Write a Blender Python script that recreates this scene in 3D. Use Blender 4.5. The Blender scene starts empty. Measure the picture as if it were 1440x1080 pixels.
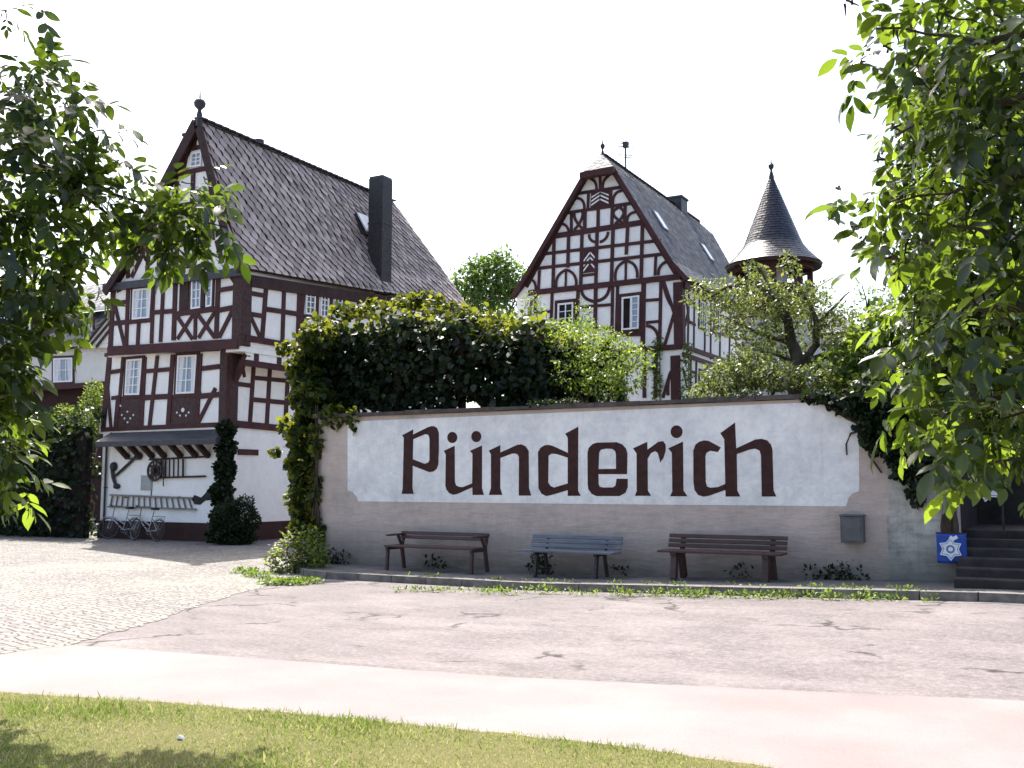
import bpy, math, random
import numpy as np
from mathutils import Vector, Matrix
from mathutils.geometry import tessellate_polygon
R = math.radians
random.seed(7)
rng = np.random.default_rng(7)
SC = bpy.context.scene
COL = SC.collection

# ------------------------------------------------------------------ camera, sky, sun, exposure
FPX = 1440.0            # focal length in photo pixels (photo 1440 x 1080)
YAW = 28.8; PITCH = 5.55; CAMZ = 1.75
cd = bpy.data.cameras.new('camera'); cam = bpy.data.objects.new('camera', cd); COL.objects.link(cam)
cd.sensor_width = 36.0; cd.lens = 36.0 * FPX / 1440.0
cd.clip_start = 0.1; cd.clip_end = 3000
cam.location = (0, 0, CAMZ); cam.rotation_euler = (R(90 + PITCH), 0, R(YAW))
SC.camera = cam
SUN = Vector((-0.50, 0.455, 1.0)).normalized()       # towards the sun
EL = math.asin(SUN.z)
w = bpy.data.worlds.new('World'); SC.world = w; w.use_nodes = True
wn = w.node_tree.nodes; bg = wn['Background']
sk = wn.new('ShaderNodeTexSky'); sk.sky_type = 'NISHITA'; sk.sun_disc = False
sk.sun_elevation = EL; sk.sun_rotation = math.atan2(SUN.x, SUN.y)
sk.air_density = 1.0; sk.dust_density = 4.0; sk.ozone_density = 1.0
w.node_tree.links.new(sk.outputs[0], bg.inputs[0]); bg.inputs[1].default_value = 0.15
ld = bpy.data.lights.new('sun', 'SUN'); ld.energy = 5.0; ld.angle = R(0.5); ld.color = (1, 0.955, 0.88)
lo = bpy.data.objects.new('sun', ld); COL.objects.link(lo)
lo.rotation_euler = (-SUN).to_track_quat('-Z', 'Y').to_euler(); lo.location = (-20, 20, 40)
vs = SC.view_settings; vs.view_transform = 'Standard'; vs.look = 'None'; vs.gamma = 1; vs.exposure = 1.27
SC.cycles.max_bounces = 8; SC.cycles.transparent_max_bounces = 8
SC.cycles.sample_clamp_indirect = 6

# ------------------------------------------------------------------ photo geometry helpers
cp, sp_ = math.cos(R(PITCH)), math.sin(R(PITCH))
FH = Vector((-math.sin(R(YAW)), math.cos(R(YAW)), 0)); RT = Vector((math.cos(R(YAW)), math.sin(R(YAW)), 0))
FW = FH * cp + Vector((0, 0, sp_)); UP = FH * -sp_ + Vector((0, 0, cp))
EYE = Vector((0, 0, CAMZ))
def ray(px, py): return FW + RT * ((px - 720) / FPX) + UP * ((540 - py) / FPX)
def hitY(px, py, Y): d = ray(px, py); return EYE + d * (Y / d.y)
def hitX(px, py, X): d = ray(px, py); return EYE + d * (X / d.x)
def hitZ(px, py, Z): d = ray(px, py); return EYE + d * ((Z - CAMZ) / d.z)
def atD(px, py, D): return EYE + ray(px, py) * D
def clamp(t): return max(0.0, min(1.0, t))
def gz(x, y): return 0.19 * clamp((x + 8) / 7) * clamp((y - 9.5) / 4)
def ground(px, py):
    p = hitZ(px, py, 0)
    for _ in range(6): p = hitZ(px, py, gz(p.x, p.y))
    return p

# ------------------------------------------------------------------ mesh helpers
class MB:
    def __init__(s): s.v = []; s.f = []
    def add(s, vs_, fs):
        b = len(s.v); s.v += [tuple(p) for p in vs_]; s.f += [tuple(i + b for i in f) for f in fs]; return s
    def box(s, x0, x1, y0, y1, z0, z1):
        return s.add([(x0,y0,z0),(x1,y0,z0),(x1,y1,z0),(x0,y1,z0),(x0,y0,z1),(x1,y0,z1),(x1,y1,z1),(x0,y1,z1)],
            [(3,2,1,0),(4,5,6,7),(0,1,5,4),(1,2,6,5),(2,3,7,6),(3,0,4,7)])
    def bar(s, a, b, w, h, up=(0, 0, 1)):
        a = Vector(a); b = Vector(b); d = (b - a).normalized(); u = Vector(up)
        if abs(d.dot(u)) > .98: u = Vector((0, 1, 0))
        r = d.cross(u).normalized() * (w / 2); u = r.cross(d).normalized() * (h / 2)
        P = [p + x for p in (a, b) for x in (-r - u, r - u, r + u, -r + u)]
        return s.add(P, [(3,2,1,0),(4,5,6,7),(0,1,5,4),(1,2,6,5),(2,3,7,6),(3,0,4,7)])
    def prism(s, pts, vec, holes=()):
        # polygon of 3D points (plus holes) swept along vec
        loops = [[Vector(p) for p in pts]] + [[Vector(p) for p in h] for h in holes]
        vec = Vector(vec); flat = [p for l in loops for p in l]; n = len(flat)
        tris = tessellate_polygon(loops)
        fs = [tuple(t) for t in tris] + [tuple(i + n for i in t[::-1]) for t in tris]
        k = 0
        for l in loops:
            m = len(l)
            for i in range(m): a, b = k + i, k + (i + 1) % m; fs.append((a, b, b + n, a + n))
            k += m
        return s.add(flat + [p + vec for p in flat], fs)
    def tube(s, pts, rad, n=8, cap=True):
        pts = [Vector(p) for p in pts]
        if not hasattr(rad, '__len__'): rad = [rad] * len(pts)
        ref = Vector((0.31, 0.22, 0.92)); V = []; F = []
        for i, p in enumerate(pts):
            d = (pts[min(i + 1, len(pts) - 1)] - pts[max(i - 1, 0)]).normalized()
            r = d.cross(ref)
            if r.length < .05: r = d.cross(Vector((1, 0, 0)))
            r.normalize(); u = r.cross(d)
            for k in range(n):
                a = 2 * math.pi * k / n; V.append(p + (r * math.cos(a) + u * math.sin(a)) * rad[i])
        for i in range(len(pts) - 1):
            for k in range(n):
                k2 = (k + 1) % n; F.append((i*n+k, i*n+k2, (i+1)*n+k2, (i+1)*n+k))
        if cap: F.append(tuple(range(n - 1, -1, -1))); F.append(tuple(range((len(pts)-1)*n, len(pts)*n)))
        return s.add(V, F)
    def ring(s, c, ax, R_, r, n=28, m=6):
        c = Vector(c); ax = Vector(ax).normalized(); u = ax.orthogonal().normalized(); v = ax.cross(u)
        V = []; F = []
        for i in range(n):
            a = 2*math.pi*i/n; d = u*math.cos(a) + v*math.sin(a)
            for k in range(m): b = 2*math.pi*k/m; V.append(c + d*(R_ + r*math.cos(b)) + ax*(r*math.sin(b)))
        for i in range(n):
            for k in range(m):
                i2 = (i+1) % n; k2 = (k+1) % m; F.append((i*m+k, i2*m+k, i2*m+k2, i*m+k2))
        return s.add(V, F)
    def lathe(s, prof, c, n=24):
        V = []; F = []
        for r, z in prof:
            for k in range(n): a = 2*math.pi*k/n; V.append((c[0]+r*math.cos(a), c[1]+r*math.sin(a), c[2]+z))
        for i in range(len(prof)-1):
            for k in range(n): k2 = (k+1) % n; F.append((i*n+k, i*n+k2, (i+1)*n+k2, (i+1)*n+k))
        return s.add(V, F)
    def ball(s, c, r, n=12, sz=1.0):
        return s.lathe([(max(1e-4, r*math.sin(math.pi*i/8)), -r*sz*math.cos(math.pi*i/8)) for i in range(9)], c, n)

ORG = {}
def link(o, parent=None):
    COL.objects.link(o)
    if parent is not None: o.parent = parent
    return o
def root_of(o):
    while o.parent is not None: o = o.parent
    return o
def obj(name, mb, mat, parent=None, smooth=False, bevel=0):
    me = bpy.data.meshes.new(name)
    org = ORG.get(root_of(parent).name, Vector((0,0,0))) if parent is not None else Vector((0,0,0))
    me.from_pydata([(v[0]-org.x, v[1]-org.y, v[2]-org.z) for v in mb.v], [], mb.f)
    me.materials.append(mat); me.validate()
    if smooth: me.shade_smooth(); me.set_sharp_from_angle(angle=R(40))
    o = link(bpy.data.objects.new(name, me), parent)
    if bevel:
        b = o.modifiers.new('bevel', 'BEVEL'); b.width = bevel; b.segments = 2; b.limit_method = 'ANGLE'
    return o
def tag(o, label, cat, group=None):
    o['label'] = label; o['category'] = cat
    if group: o['group'] = group
    return o
def thing(name, label, cat, loc=(0,0,0), group=None):
    o = link(bpy.data.objects.new(name, None)); o.location = loc; o.empty_display_size = .2
    ORG[o.name] = Vector(loc); return tag(o, label, cat, group)
def struct(name, mb, mat, kind='structure'):
    o = obj(name, mb, mat); o['kind'] = kind; return o
def dup(o, loc, rz, label, parent=None):
    c = o.copy(); COL.objects.link(c)
    if parent is not None: c.parent = parent
    else: c.location = loc; c.rotation_euler = (0, 0, rz); c['label'] = label
    for ch in list(o.children): dup(ch, None, None, None, c)
    return c

# ------------------------------------------------------------------ materials
class NT:
    def __init__(s, name):
        s.m = bpy.data.materials.new(name); s.m.use_nodes = True; s.t = s.m.node_tree
        s.t.nodes.clear(); s.out = s.t.nodes.new('ShaderNodeOutputMaterial')
    def n(s, typ, **kw):
        nd = s.t.nodes.new('ShaderNode' + typ)
        for k, v in kw.items():
            if k.startswith('i_'):
                key = k[2:]; key = int(key) if key.isdigit() else key.replace('_', ' ')
                if hasattr(v, 'is_linked') or isinstance(v, bpy.types.NodeSocket): s.t.links.new(v, nd.inputs[key])
                else: nd.inputs[key].default_value = v
            else: setattr(nd, k, v)
        return nd
    def coord(s, scale=(1,1,1), rot=(0,0,0)):
        g = s.n('NewGeometry'); return s.n('Mapping', i_Vector=g.outputs['Position'], i_Scale=scale, i_Rotation=rot).outputs[0]
    def noise(s, vec, scale, detail=4, rough=.6): return s.n('TexNoise', i_Vector=vec, i_Scale=scale, i_Detail=detail, i_Roughness=rough).outputs[0]
    def ramp(s, fac, stops):
        nd = s.n('ValToRGB', i_Fac=fac); e = nd.color_ramp.elements
        while len(e) < len(stops): e.new(0.5)
        for q, (p, c) in zip(e, stops):
            q.position = p; q.color = c if len(c) == 4 else (*c, 1)
        return nd.outputs[0]
    def mix(s, fac, a, b, blend='MIX'):
        nd = s.n('MixRGB', blend_type=blend)
        for k, v in (('Fac', fac), ('Color1', a), ('Color2', b)):
            if isinstance(v, bpy.types.NodeSocket): s.t.links.new(v, nd.inputs[k])
            else: nd.inputs[k].default_value = v if k == 'Fac' or len(v) == 4 else (*v, 1)
        return nd.outputs[0]
    def bump(s, h, strength=.3, dist=.02, normal=None):
        nd = s.n('Bump', i_Height=h, i_Strength=strength, i_Distance=dist)
        if normal is not None: s.t.links.new(normal, nd.inputs['Normal'])
        return nd.outputs[0]
    def finish(s, color, rough=.7, normal=None, spec=.3, metal=0):
        p = s.n('BsdfPrincipled')
        for k, v in (('Base Color', color), ('Roughness', rough), ('Specular IOR Level', spec), ('Metallic', metal)):
            if isinstance(v, bpy.types.NodeSocket): s.t.links.new(v, p.inputs[k])
            else: p.inputs[k].default_value = (*v, 1) if k == 'Base Color' and len(v) == 3 else v
        if normal is not None: s.t.links.new(normal, p.inputs['Normal'])
        s.t.links.new(p.outputs[0], s.out.inputs[0]); return s.m
def simple(name, c1, c2, scale=3, rough=.7, spec=.3, bump=.2, bscale=30, stretch=(1,1,1), metal=0):
    t = NT(name); v = t.coord(stretch); n = t.noise(v, scale, 5, .65)
    c = t.ramp(n, [(.3, c1), (.7, c2)]); b = t.bump(t.noise(v, bscale, 4), bump, .01)
    return t.finish(c, rough, b, spec, metal)
def plaster(name, base, stain, amount=.5, low=None):
    t = NT(name); v = t.coord(); a = t.noise(v, .9, 6, .7); b = t.noise(v, 6, 5, .7)
    f = t.ramp(t.mix(.4, a, b), [(.42, (0,0,0)), (.68, (amount,)*3)])
    c = t.mix(f, base, stain)
    streak = t.noise(t.coord((5, 5, .35)), 1.4, 5, .7)
    c = t.mix(t.ramp(streak, [(.55, (0,0,0)), (.8, (amount*.6,)*3)]), c, stain)
    if low:      # splash zone: damp soiling near the pavement, a real stain with a noisy edge
        z = t.n('SeparateXYZ', i_0=t.coord()).outputs[2]
        e = t.n('Math', operation='ADD', i_0=z, i_1=t.n('Math', operation='MULTIPLY', i_0=a, i_1=.9).outputs[0]).outputs[0]
        k = t.ramp(t.n('Math', operation='MULTIPLY', i_0=e, i_1=.5).outputs[0], [(.26, (.9,)*3), (.72, (0,0,0))])
        c = t.mix(k, c, low)
    course = t.noise(t.coord((.8, 1, 3.2)), 3.0, 5, .6)
    if low: c = t.mix(t.ramp(course, [(.5, (0,0,0)), (.72, (.45,)*3)]), c, stain)
    bm = t.bump(t.noise(v, 45, 5, .7), .35, .012, t.bump(course if low else b, .6, .04))
    return t.finish(c, .85, bm, .2)
def leafmat(name, d1, d2, t1, t2, trans=.45, rough=.45, spec=.35, d3=None):
    t = NT(name); at = t.n('Attribute', attribute_name='var').outputs['Fac']
    dc = t.ramp(at, [(0, d1), (1, d2)] if d3 is None else [(0, d1), (.5, d2), (1, d3)]); tc = t.ramp(at, [(0, t1), (1, t2)])
    p = t.n('BsdfPrincipled', i_Roughness=rough); p.inputs['Specular IOR Level'].default_value = spec
    t.t.links.new(dc, p.inputs['Base Color'])
    tr = t.n('BsdfTranslucent', i_Color=tc)
    mx = t.n('MixShader', i_Fac=trans); t.t.links.new(p.outputs[0], mx.inputs[1]); t.t.links.new(tr.outputs[0], mx.inputs[2])
    t.t.links.new(mx.outputs[0], t.out.inputs[0]); return t.m

M = {}
M['white'] = plaster('white_plaster', (.92,.905,.87), (.60,.59,.56), .35)
M['cream'] = plaster('cream_plaster', (.74,.73,.68), (.52,.50,.46), .4)
M['panel'] = plaster('panel_paint', (.90,.885,.85), (.50,.51,.52), .8)
M['wallpink'] = plaster('wall_render', (.58,.475,.42), (.36,.31,.27), .8, (.11,.10,.085))
M['rough'] = plaster('rough_plaster', (.56,.55,.50), (.15,.15,.125), 1.0, (.10,.09,.075))
M['letter'] = simple('letter_paint', (.035,.014,.013), (.065,.028,.024), 9, .75, .2, .3, 45)
M['coping'] = simple('coping_slab', (.05,.04,.036), (.12,.10,.09), 5, .8, .3, .6, 18)
M['timber'] = simple('maroon_timber', (.042,.0145,.015), (.076,.029,.029), 2.5, .65, .25, .35, 14, (1,1,1))
M['darktimber'] = simple('dark_timber', (.028,.014,.014), (.06,.032,.028), 3, .7, .25, .4, 18)
M['carved'] = simple('carved_timber', (.030,.012,.013), (.085,.05,.045), 14, .65, .25, .8, 22)
M['plinth'] = simple('maroon_plinth', (.035,.016,.015), (.06,.03,.027), 2, .8, .2, .4, 25)
M['slateband'] = simple('slate_band', (.022,.023,.03), (.055,.055,.066), 6, .5, .4, .5, 20)
M['frame'] = simple('white_window_paint', (.78,.78,.77), (.86,.86,.85), 8, .4, .4, .05)
M['bark'] = simple('bark', (.035,.026,.018), (.10,.08,.06), 6, .9, .15, 1.0, 22, (1,1,.3))
M['soil'] = simple('garden_soil', (.05,.04,.025), (.09,.08,.045), 3, .95, .1, .6, 12)
M['lawnsoil'] = simple('lawn_soil', (.05,.065,.02), (.17,.14,.06), 60, .95, .1, .6, 30)
M['stone'] = simple('step_stone', (.022,.018,.018), (.055,.047,.044), 3, .85, .25, .6, 16)
M['kerb'] = simple('kerb_stone', (.09,.083,.076), (.24,.22,.2), 5, .8, .25, .5, 30)
M['walk'] = simple('walkway_paving', (.08,.076,.073), (.17,.16,.152), 2.2, .85, .2, .4, 30)
M['benchbrown'] = simple('brown_bench_paint', (.045,.022,.020), (.085,.045,.04), 5, .5, .4, .3, 20, (.3,1,1))
M['benchblue'] = simple('blue_bench_paint', (.075,.09,.125), (.19,.21,.24), 5, .5, .4, .3, 20, (.3,1,1))
M['iron'] = simple('dark_iron', (.02,.018,.018), (.05,.045,.042), 8, .55, .4, .3, 30)
M['greybox'] = simple('grey_sheet_metal', (.075,.075,.08), (.13,.13,.135), 4, .55, .4, .2, 20)
M['greydoor'] = simple('grey_paint', (.30,.31,.31), (.38,.39,.38), 4, .6, .3, .1, 20)
M['oldwood'] = simple('old_grey_wood', (.15,.135,.125), (.27,.25,.235), 7, .8, .2, .5, 25, (.3,1,1))
M['blue'] = simple('blue_cloth', (.016,.05,.27), (.025,.08,.36), 4, .6, .3, .2, 30)
M['lace'] = simple('white_lace', (.62,.68,.78), (.78,.82,.88), 12, .8, .2, .4, 60)
M['red'] = simple('red_paint', (.42,.04,.04), (.55,.07,.06), 4, .6, .3, .1, 20)
M['greyribbon'] = simple('blue_grey_ribbon', (.16,.22,.36), (.24,.30,.44), 20, .7, .2, .2, 40)
M['chrome'] = simple('bicycle_metal', (.12,.12,.13), (.2,.2,.21), 6, .3, .5, .05, 20, metal=.85)
M['silverpaint'] = simple('silver_bicycle_paint', (.26,.265,.28), (.33,.34,.35), 6, .3, .5, .05, 20)
M['rubber'] = simple('black_rubber', (.014,.014,.014), (.03,.03,.03), 6, .7, .3, .2, 40)
M['pink'] = simple('pink_petal', (.72,.48,.52), (.85,.72,.72), 6, .6, .2, .05)
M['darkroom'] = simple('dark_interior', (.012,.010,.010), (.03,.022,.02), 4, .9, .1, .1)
M['curtain'] = simple('white_curtain', (.62,.63,.66), (.78,.78,.80), 9, .8, .1, .3, 9, (6,6,.3))
M['stonepale'] = simple('pale_stone', (.16,.18,.22), (.34,.36,.40), 40, .7, .3, .6, 60)
M['skylight'] = simple('skylight_metal', (.55,.58,.62), (.7,.72,.75), 4, .25, .6, .03, 10)
def glass(name, c, r=.06):
    t = NT(name); b = t.bump(t.noise(t.coord(), 1.8, 2), .12, .05); return t.finish(c, r, b, 1.0)
M['glass'] = glass('window_glass', (.20,.27,.36))
M['glassdark'] = glass('dark_window_glass', (.018,.022,.03))
def slate(name, c1, c2, c3, rough=.55, spec=.4):
    t = NT(name); at = t.n('Attribute', attribute_name='var').outputs['Fac']; v = t.coord()
    c = t.ramp(at, [(0, c1), (.5, c2), (1, c3)])
    n = t.noise(v, 1.1, 6, .7); c = t.mix(t.ramp(n, [(.5, (0,0,0)), (.75, (.55,)*3)]), c, (.16,.15,.10))
    return t.finish(c, rough, t.bump(t.noise(v, 25, 4), .3, .01), spec)
M['slatebrown'] = slate('weathered_slate', (.22,.168,.148), (.33,.262,.235), (.47,.385,.345))
M['slateblue'] = slate('blue_slate', (.06,.063,.072), (.10,.105,.12), (.17,.18,.20), .7, .15)
M['slatedark'] = slate('dark_slate', (.014,.015,.024), (.022,.023,.034), (.04,.042,.058), .36, .45)
M['walnut'] = leafmat('walnut_leaf', (.007,.017,.005), (.034,.060,.012), (.05,.10,.008), (.50,.70,.05), .36, .34, .55)
M['vinedark'] = leafmat('shaded_vine_leaf', (.004,.010,.004), (.016,.030,.009), (.02,.04,.008), (.10,.15,.02), .12, .5, .25)  # shade of the arbour body put into a darker, more opaque leaf colour
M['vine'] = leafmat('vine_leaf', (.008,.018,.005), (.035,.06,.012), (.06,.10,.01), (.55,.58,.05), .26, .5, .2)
M['ivy'] = leafmat('ivy_leaf', (.004,.009,.004), (.013,.026,.008), (.03,.06,.01), (.10,.17,.03), .15, .45, .2)
M['shrub'] = leafmat('shrub_leaf', (.022,.042,.010), (.075,.115,.025), (.12,.22,.02), (.42,.52,.06), .40)
M['apple'] = leafmat('apple_leaf', (.022,.034,.012), (.09,.115,.04), (.11,.17,.03), (.40,.46,.09), .34)
M['tree'] = leafmat('tree_leaf', (.03,.06,.015), (.07,.13,.03), (.10,.2,.03), (.26,.4,.06), .38)
M['grass'] = leafmat('grass_blade', (.05,.105,.016), (.21,.27,.05), (.2,.33,.03), (.55,.52,.22), .36, .6, .2, (.66,.56,.32))
M['weed'] = leafmat('weed_leaf', (.03,.06,.012), (.09,.14,.025), (.18,.28,.03), (.35,.48,.06), .4)

def road_mat():
    t = NT('old_asphalt'); v = t.coord()
    a = t.noise(v, .35, 6, .65); b = t.noise(v, 2.2, 6, .75); c = t.noise(v, 70, 3, .7); lw = t.noise(t.coord((.25, 1.5, 1), (0, 0, R(-4))), .9, 6, .7)
    col = t.ramp(t.mix(.5, a, lw), [(.36, (.075,.065,.066)), (.5, (.13,.111,.112)), (.62, (.23,.198,.193))])
    col = t.mix(t.ramp(b, [(.48, (0,0,0)), (.62, (.6,)*3)]), col, (.12,.10,.10))
    col = t.mix(.5, col, t.ramp(c, [(.3, (.05,.045,.045)), (.7, (.27,.24,.235))]), 'MIX')
    tar = t.noise(t.coord((.8, 1.3, 1), (0,0,R(8))), 1.6, 8, .75)
    col = t.mix(t.ramp(tar, [(.53, (0,0,0)), (.62, (.65,)*3)]), col, (.085,.075,.073))
    sand = t.noise(t.coord((.55, 1.0, 1), (0,0,R(-6))), 1.0, 7, .7)
    col = t.mix(t.ramp(sand, [(.46, (0,0,0)), (.70, (.75,)*3)]), col, (.30,.262,.25))
    sp = t.noise(v, 16, 6, .85); col = t.mix(.42, col, t.ramp(sp, [(.36, (.035,.03,.03)), (.50, (.12,.102,.102)), (.68, (.33,.29,.28))]))
    # fresh patch with pale filler, hairline cracks with debris
    vd = t.n('VectorMath', operation='ADD', i_0=v, i_1=t.n('VectorMath', operation='SCALE', i_0=t.n('TexNoise', i_Vector=v, i_Scale=1.7, i_Detail=6).outputs[1], i_Scale=.9).outputs[0]).outputs[0]
    vo = t.n('TexVoronoi', feature='DISTANCE_TO_EDGE', i_Vector=vd, i_Scale=.55).outputs[0]
    ck = t.ramp(vo, [(.0, (1,)*3), (.03, (0,0,0))])
    msk = t.ramp(t.noise(v, .45, 4, .6), [(.52, (0,0,0)), (.57, (1,)*3)])
    col = t.mix(t.n('Math', operation='MULTIPLY', i_0=ck, i_1=msk).outputs[0], col, (.022,.02,.017))
    bm = t.bump(c, .8, .010, t.bump(b, .4, .03))
    return t.finish(col, .85, bm, .25)
M['road'] = road_mat()
def path_mat():
    t = NT('pale_footpath'); v = t.coord(); a = t.noise(v, .5, 6, .6); c = t.noise(v, 90, 3, .7)
    col = t.ramp(a, [(.32, (.143,.113,.110)), (.5, (.183,.149,.145)), (.68, (.222,.187,.181))]); col = t.mix(.18, col, t.ramp(c, [(.3, (.14,.125,.12)), (.7, (.44,.4,.39))]))
    return t.finish(col, .85, t.bump(c, .35, .006), .25)
M['path'] = path_mat()
def cobble_mat():
    t = NT('cobblestones'); v = t.coord((1,1,1), (0,0,R(12)))
    vv = t.n('VectorMath', operation='ADD', i_0=v, i_1=t.n('VectorMath', operation='SCALE', i_0=t.n('TexNoise', i_Vector=v, i_Scale=2.5, i_Detail=2).outputs[1], i_Scale=.08).outputs[0]).outputs[0]
    vo = t.n('TexVoronoi', feature='DISTANCE_TO_EDGE', i_Vector=vv, i_Scale=7.5, i_Randomness=.55)
    vc = t.n('TexVoronoi', i_Vector=vv, i_Scale=7.5, i_Randomness=.55)
    j = t.ramp(vo.outputs[0], [(.02, (0,)*3), (.11, (1,)*3)])
    big = t.noise(v, .4, 5, .6)
    stone = t.mix(.5, t.ramp(vc.outputs['Color'], [(.2, (.12,.107,.10)), (.8, (.28,.26,.24))]), t.ramp(big, [(.35, (.16,.142,.133)), (.65, (.27,.25,.232))]))
    joint = t.ramp(big, [(.42, (.045,.04,.034)), (.6, (.10,.11,.04))])
    return t.finish(t.mix(j, joint, stone), .8, t.bump(j, .8, .03, t.bump(t.noise(v, 40, 4), .3, .01)), .3)
M['cobble'] = cobble_mat()

# ------------------------------------------------------------------ leaf generation
_st = [(.0,0,0),(.14,.115,-.015),(.34,.2,-.03),(.58,.205,-.06),(.80,.125,-.11),(1.,0,-.19)]
T_WALNUT = (np.array([[t,0,z] for t, w_, z in _st] + [[t,w_,z+.04] for t, w_, z in _st[1:5]] + [[t,-w_,z+.04] for t, w_, z in _st[1:5]]),
            [(0,1,6),(1,2,7,6),(2,3,8,7),(3,4,9,8),(4,5,9),(0,10,1),(1,10,11,2),(2,11,12,3),(3,12,13,4),(4,13,5)])
T_VINE = (np.array([[0,0,0],[.5,0,-.04],[1,0,-.1],[.12,.42,.04],[.62,.45,.0],[.12,-.42,.04],[.62,-.45,.0]]),
          [(0,1,3),(1,4,3),(1,2,4),(0,5,1),(1,5,6),(1,6,2)])
T_OVAL = (np.array([[0,0,0],[.45,0,-.03],[1,0,-.05],[.45,.28,.05],[.45,-.28,.05]]), [(0,1,3),(1,2,3),(0,4,1),(1,4,2)])
T_BLADE = (np.array([[0,.5,0],[0,-.5,0],[.55,.38,0],[.55,-.38,0],[1,0,0]]), [(0,1,3,2),(2,3,4)])
def norm(a): return a / np.maximum(np.linalg.norm(a, axis=1, keepdims=True), 1e-9)
def leafmesh(name, P, D, N, S, tmpl, mat, parent=None, wid=1.0, var=None):
    P = np.asarray(P, float); n = len(P); D = norm(np.asarray(D, float)); N = np.asarray(N, float)
    B = norm(np.cross(N, D)); N2 = np.cross(D, B); S = np.asarray(S, float).reshape(-1, 1, 1); T, F = tmpl
    W = np.asarray(wid, float) * np.ones(n); W = W.reshape(-1, 1, 1)
    V = P[:, None, :] + S * (T[None, :, 0:1] * D[:, None, :] + W * T[None, :, 1:2] * B[:, None, :] + T[None, :, 2:3] * N2[:, None, :])
    k = len(T); V = V.reshape(-1, 3)
    if parent is not None: V = V - np.array(ORG.get(root_of(parent).name, Vector((0,0,0))))
    lens = np.array([len(f) for f in F]); idx = np.concatenate([np.array(f) for f in F])
    L = (idx[None, :] + (np.arange(n) * k)[:, None]).ravel(); lt = np.tile(lens, n); ls = np.concatenate([[0], np.cumsum(lt)[:-1]])
    me = bpy.data.meshes.new(name); me.vertices.add(len(V)); me.vertices.foreach_set('co', V.astype(np.float32).ravel())
    me.loops.add(len(L)); me.loops.foreach_set('vertex_index', L.astype(np.int32))
    me.polygons.add(len(lt)); me.polygons.foreach_set('loop_start', ls.astype(np.int32)); me.polygons.foreach_set('loop_total', lt.astype(np.int32))
    at = me.attributes.new('var', 'FLOAT', 'POINT'); vv = rng.random(n) if var is None else np.asarray(var)
    at.data.foreach_set('value', np.repeat(vv, k).astype(np.float32))
    me.update(calc_edges=True); me.materials.append(mat)
    return link(bpy.data.objects.new(name, me), parent)
def randdir(n): return norm(rng.normal(size=(n, 3)))
def in_blobs(blobs, n, shell=.5, wt=.8):
    """points spread through ellipsoids (centre, (rx,ry,rz)); shell > 0 pushes them outwards"""
    vol = np.array([r[0]*r[1]*r[2] for _, r in blobs]) ** wt; pick = rng.choice(len(blobs), n, p=vol / vol.sum())
    C = np.array([list(c) for c, _ in blobs])[pick]; Rr = np.array([list(r) for _, r in blobs])[pick]
    d = randdir(n); u = rng.random((n, 1)) ** (1/3); u = u * (1 - shell) + shell * (rng.random((n,1)) ** .2)
    lump = 1 + .22*np.sin(d[:, :1]*5 + C[:, :1]*3) * np.cos(d[:, 2:]*6 + C[:, 1:2]*2)
    return C + d * u * Rr * lump, d
def cloud(name, blobs, n, size, tmpl, mat, parent=None, shell=.35, up=.5, droop=.3, wid=1.0):
    P, d = in_blobs(blobs, n, shell)
    D = d * .6 + randdir(n) * .8 + np.array([0, 0, -droop]); N = randdir(n) * .7 + np.array([0, 0, up]) + d * .4
    S = size * rng.uniform(.55, 1.25, n)
    return leafmesh(name, P, D, N, S, tmpl, mat, parent, wid)
def walnut_crown(name, blobs, n, mat, parent, size=.13):
    """compound leaves: a drooping rachis with five leaflets"""
    P, d = in_blobs(blobs, n, .25, .6); A = norm(d * .7 + randdir(n) * .7 + np.array([0, 0, -.55])); Nn = norm(randdir(n) * .5 + np.array([0, 0, .8]) + d * .2)
    Bv = norm(np.cross(Nn, A)); Nn = np.cross(A, Bv); Ps, Ds, Ns, Ss = [], [], [], []; L = size * rng.uniform(.45, 1.25, n)[:, None]; v0 = rng.random(n)**1.7; Vs = []
    for t, side, sc in ((.35, 1, .8), (.4, -1, .8), (.85, 1, 1.), (.9, -1, 1.), (1.15, 0, 1.15)):
        j = randdir(n) * .25
        Ps.append(P + A * t * L * 1.3); Ds.append(A * (.55 if side else 1) + Bv * side * .9 + j + np.array([0, 0, -.25])); Ns.append(Nn + j * 1.6); Ss.append(L[:, 0] * sc * rng.uniform(.75, 1.15, n)); Vs.append(np.clip(v0 * .7 + rng.random(n)**2 * .3, 0, 1))
    return leafmesh(name, np.concatenate(Ps), np.concatenate(Ds), np.concatenate(Ns), np.concatenate(Ss), T_WALNUT, mat, parent, 1.1, np.concatenate(Vs))
def wander(a, b, k=6, amt=.1):
    a = Vector(a); b = Vector(b); L = (b - a).length; out = []
    for i in range(k + 1):
        t = i / k; q = a.lerp(b, t); s = math.sin(math.pi * t) * amt * L
        out.append(q + Vector((random.uniform(-s, s), random.uniform(-s, s), random.uniform(-s, s))))
    return out
def branch(mb, a, b, r0, r1, k=6, amt=.06, n=7):
    pts = wander(a, b, k, amt); mb.tube(pts, [r0 + (r1 - r0) * i / k for i in range(k + 1)], n); return pts
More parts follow.
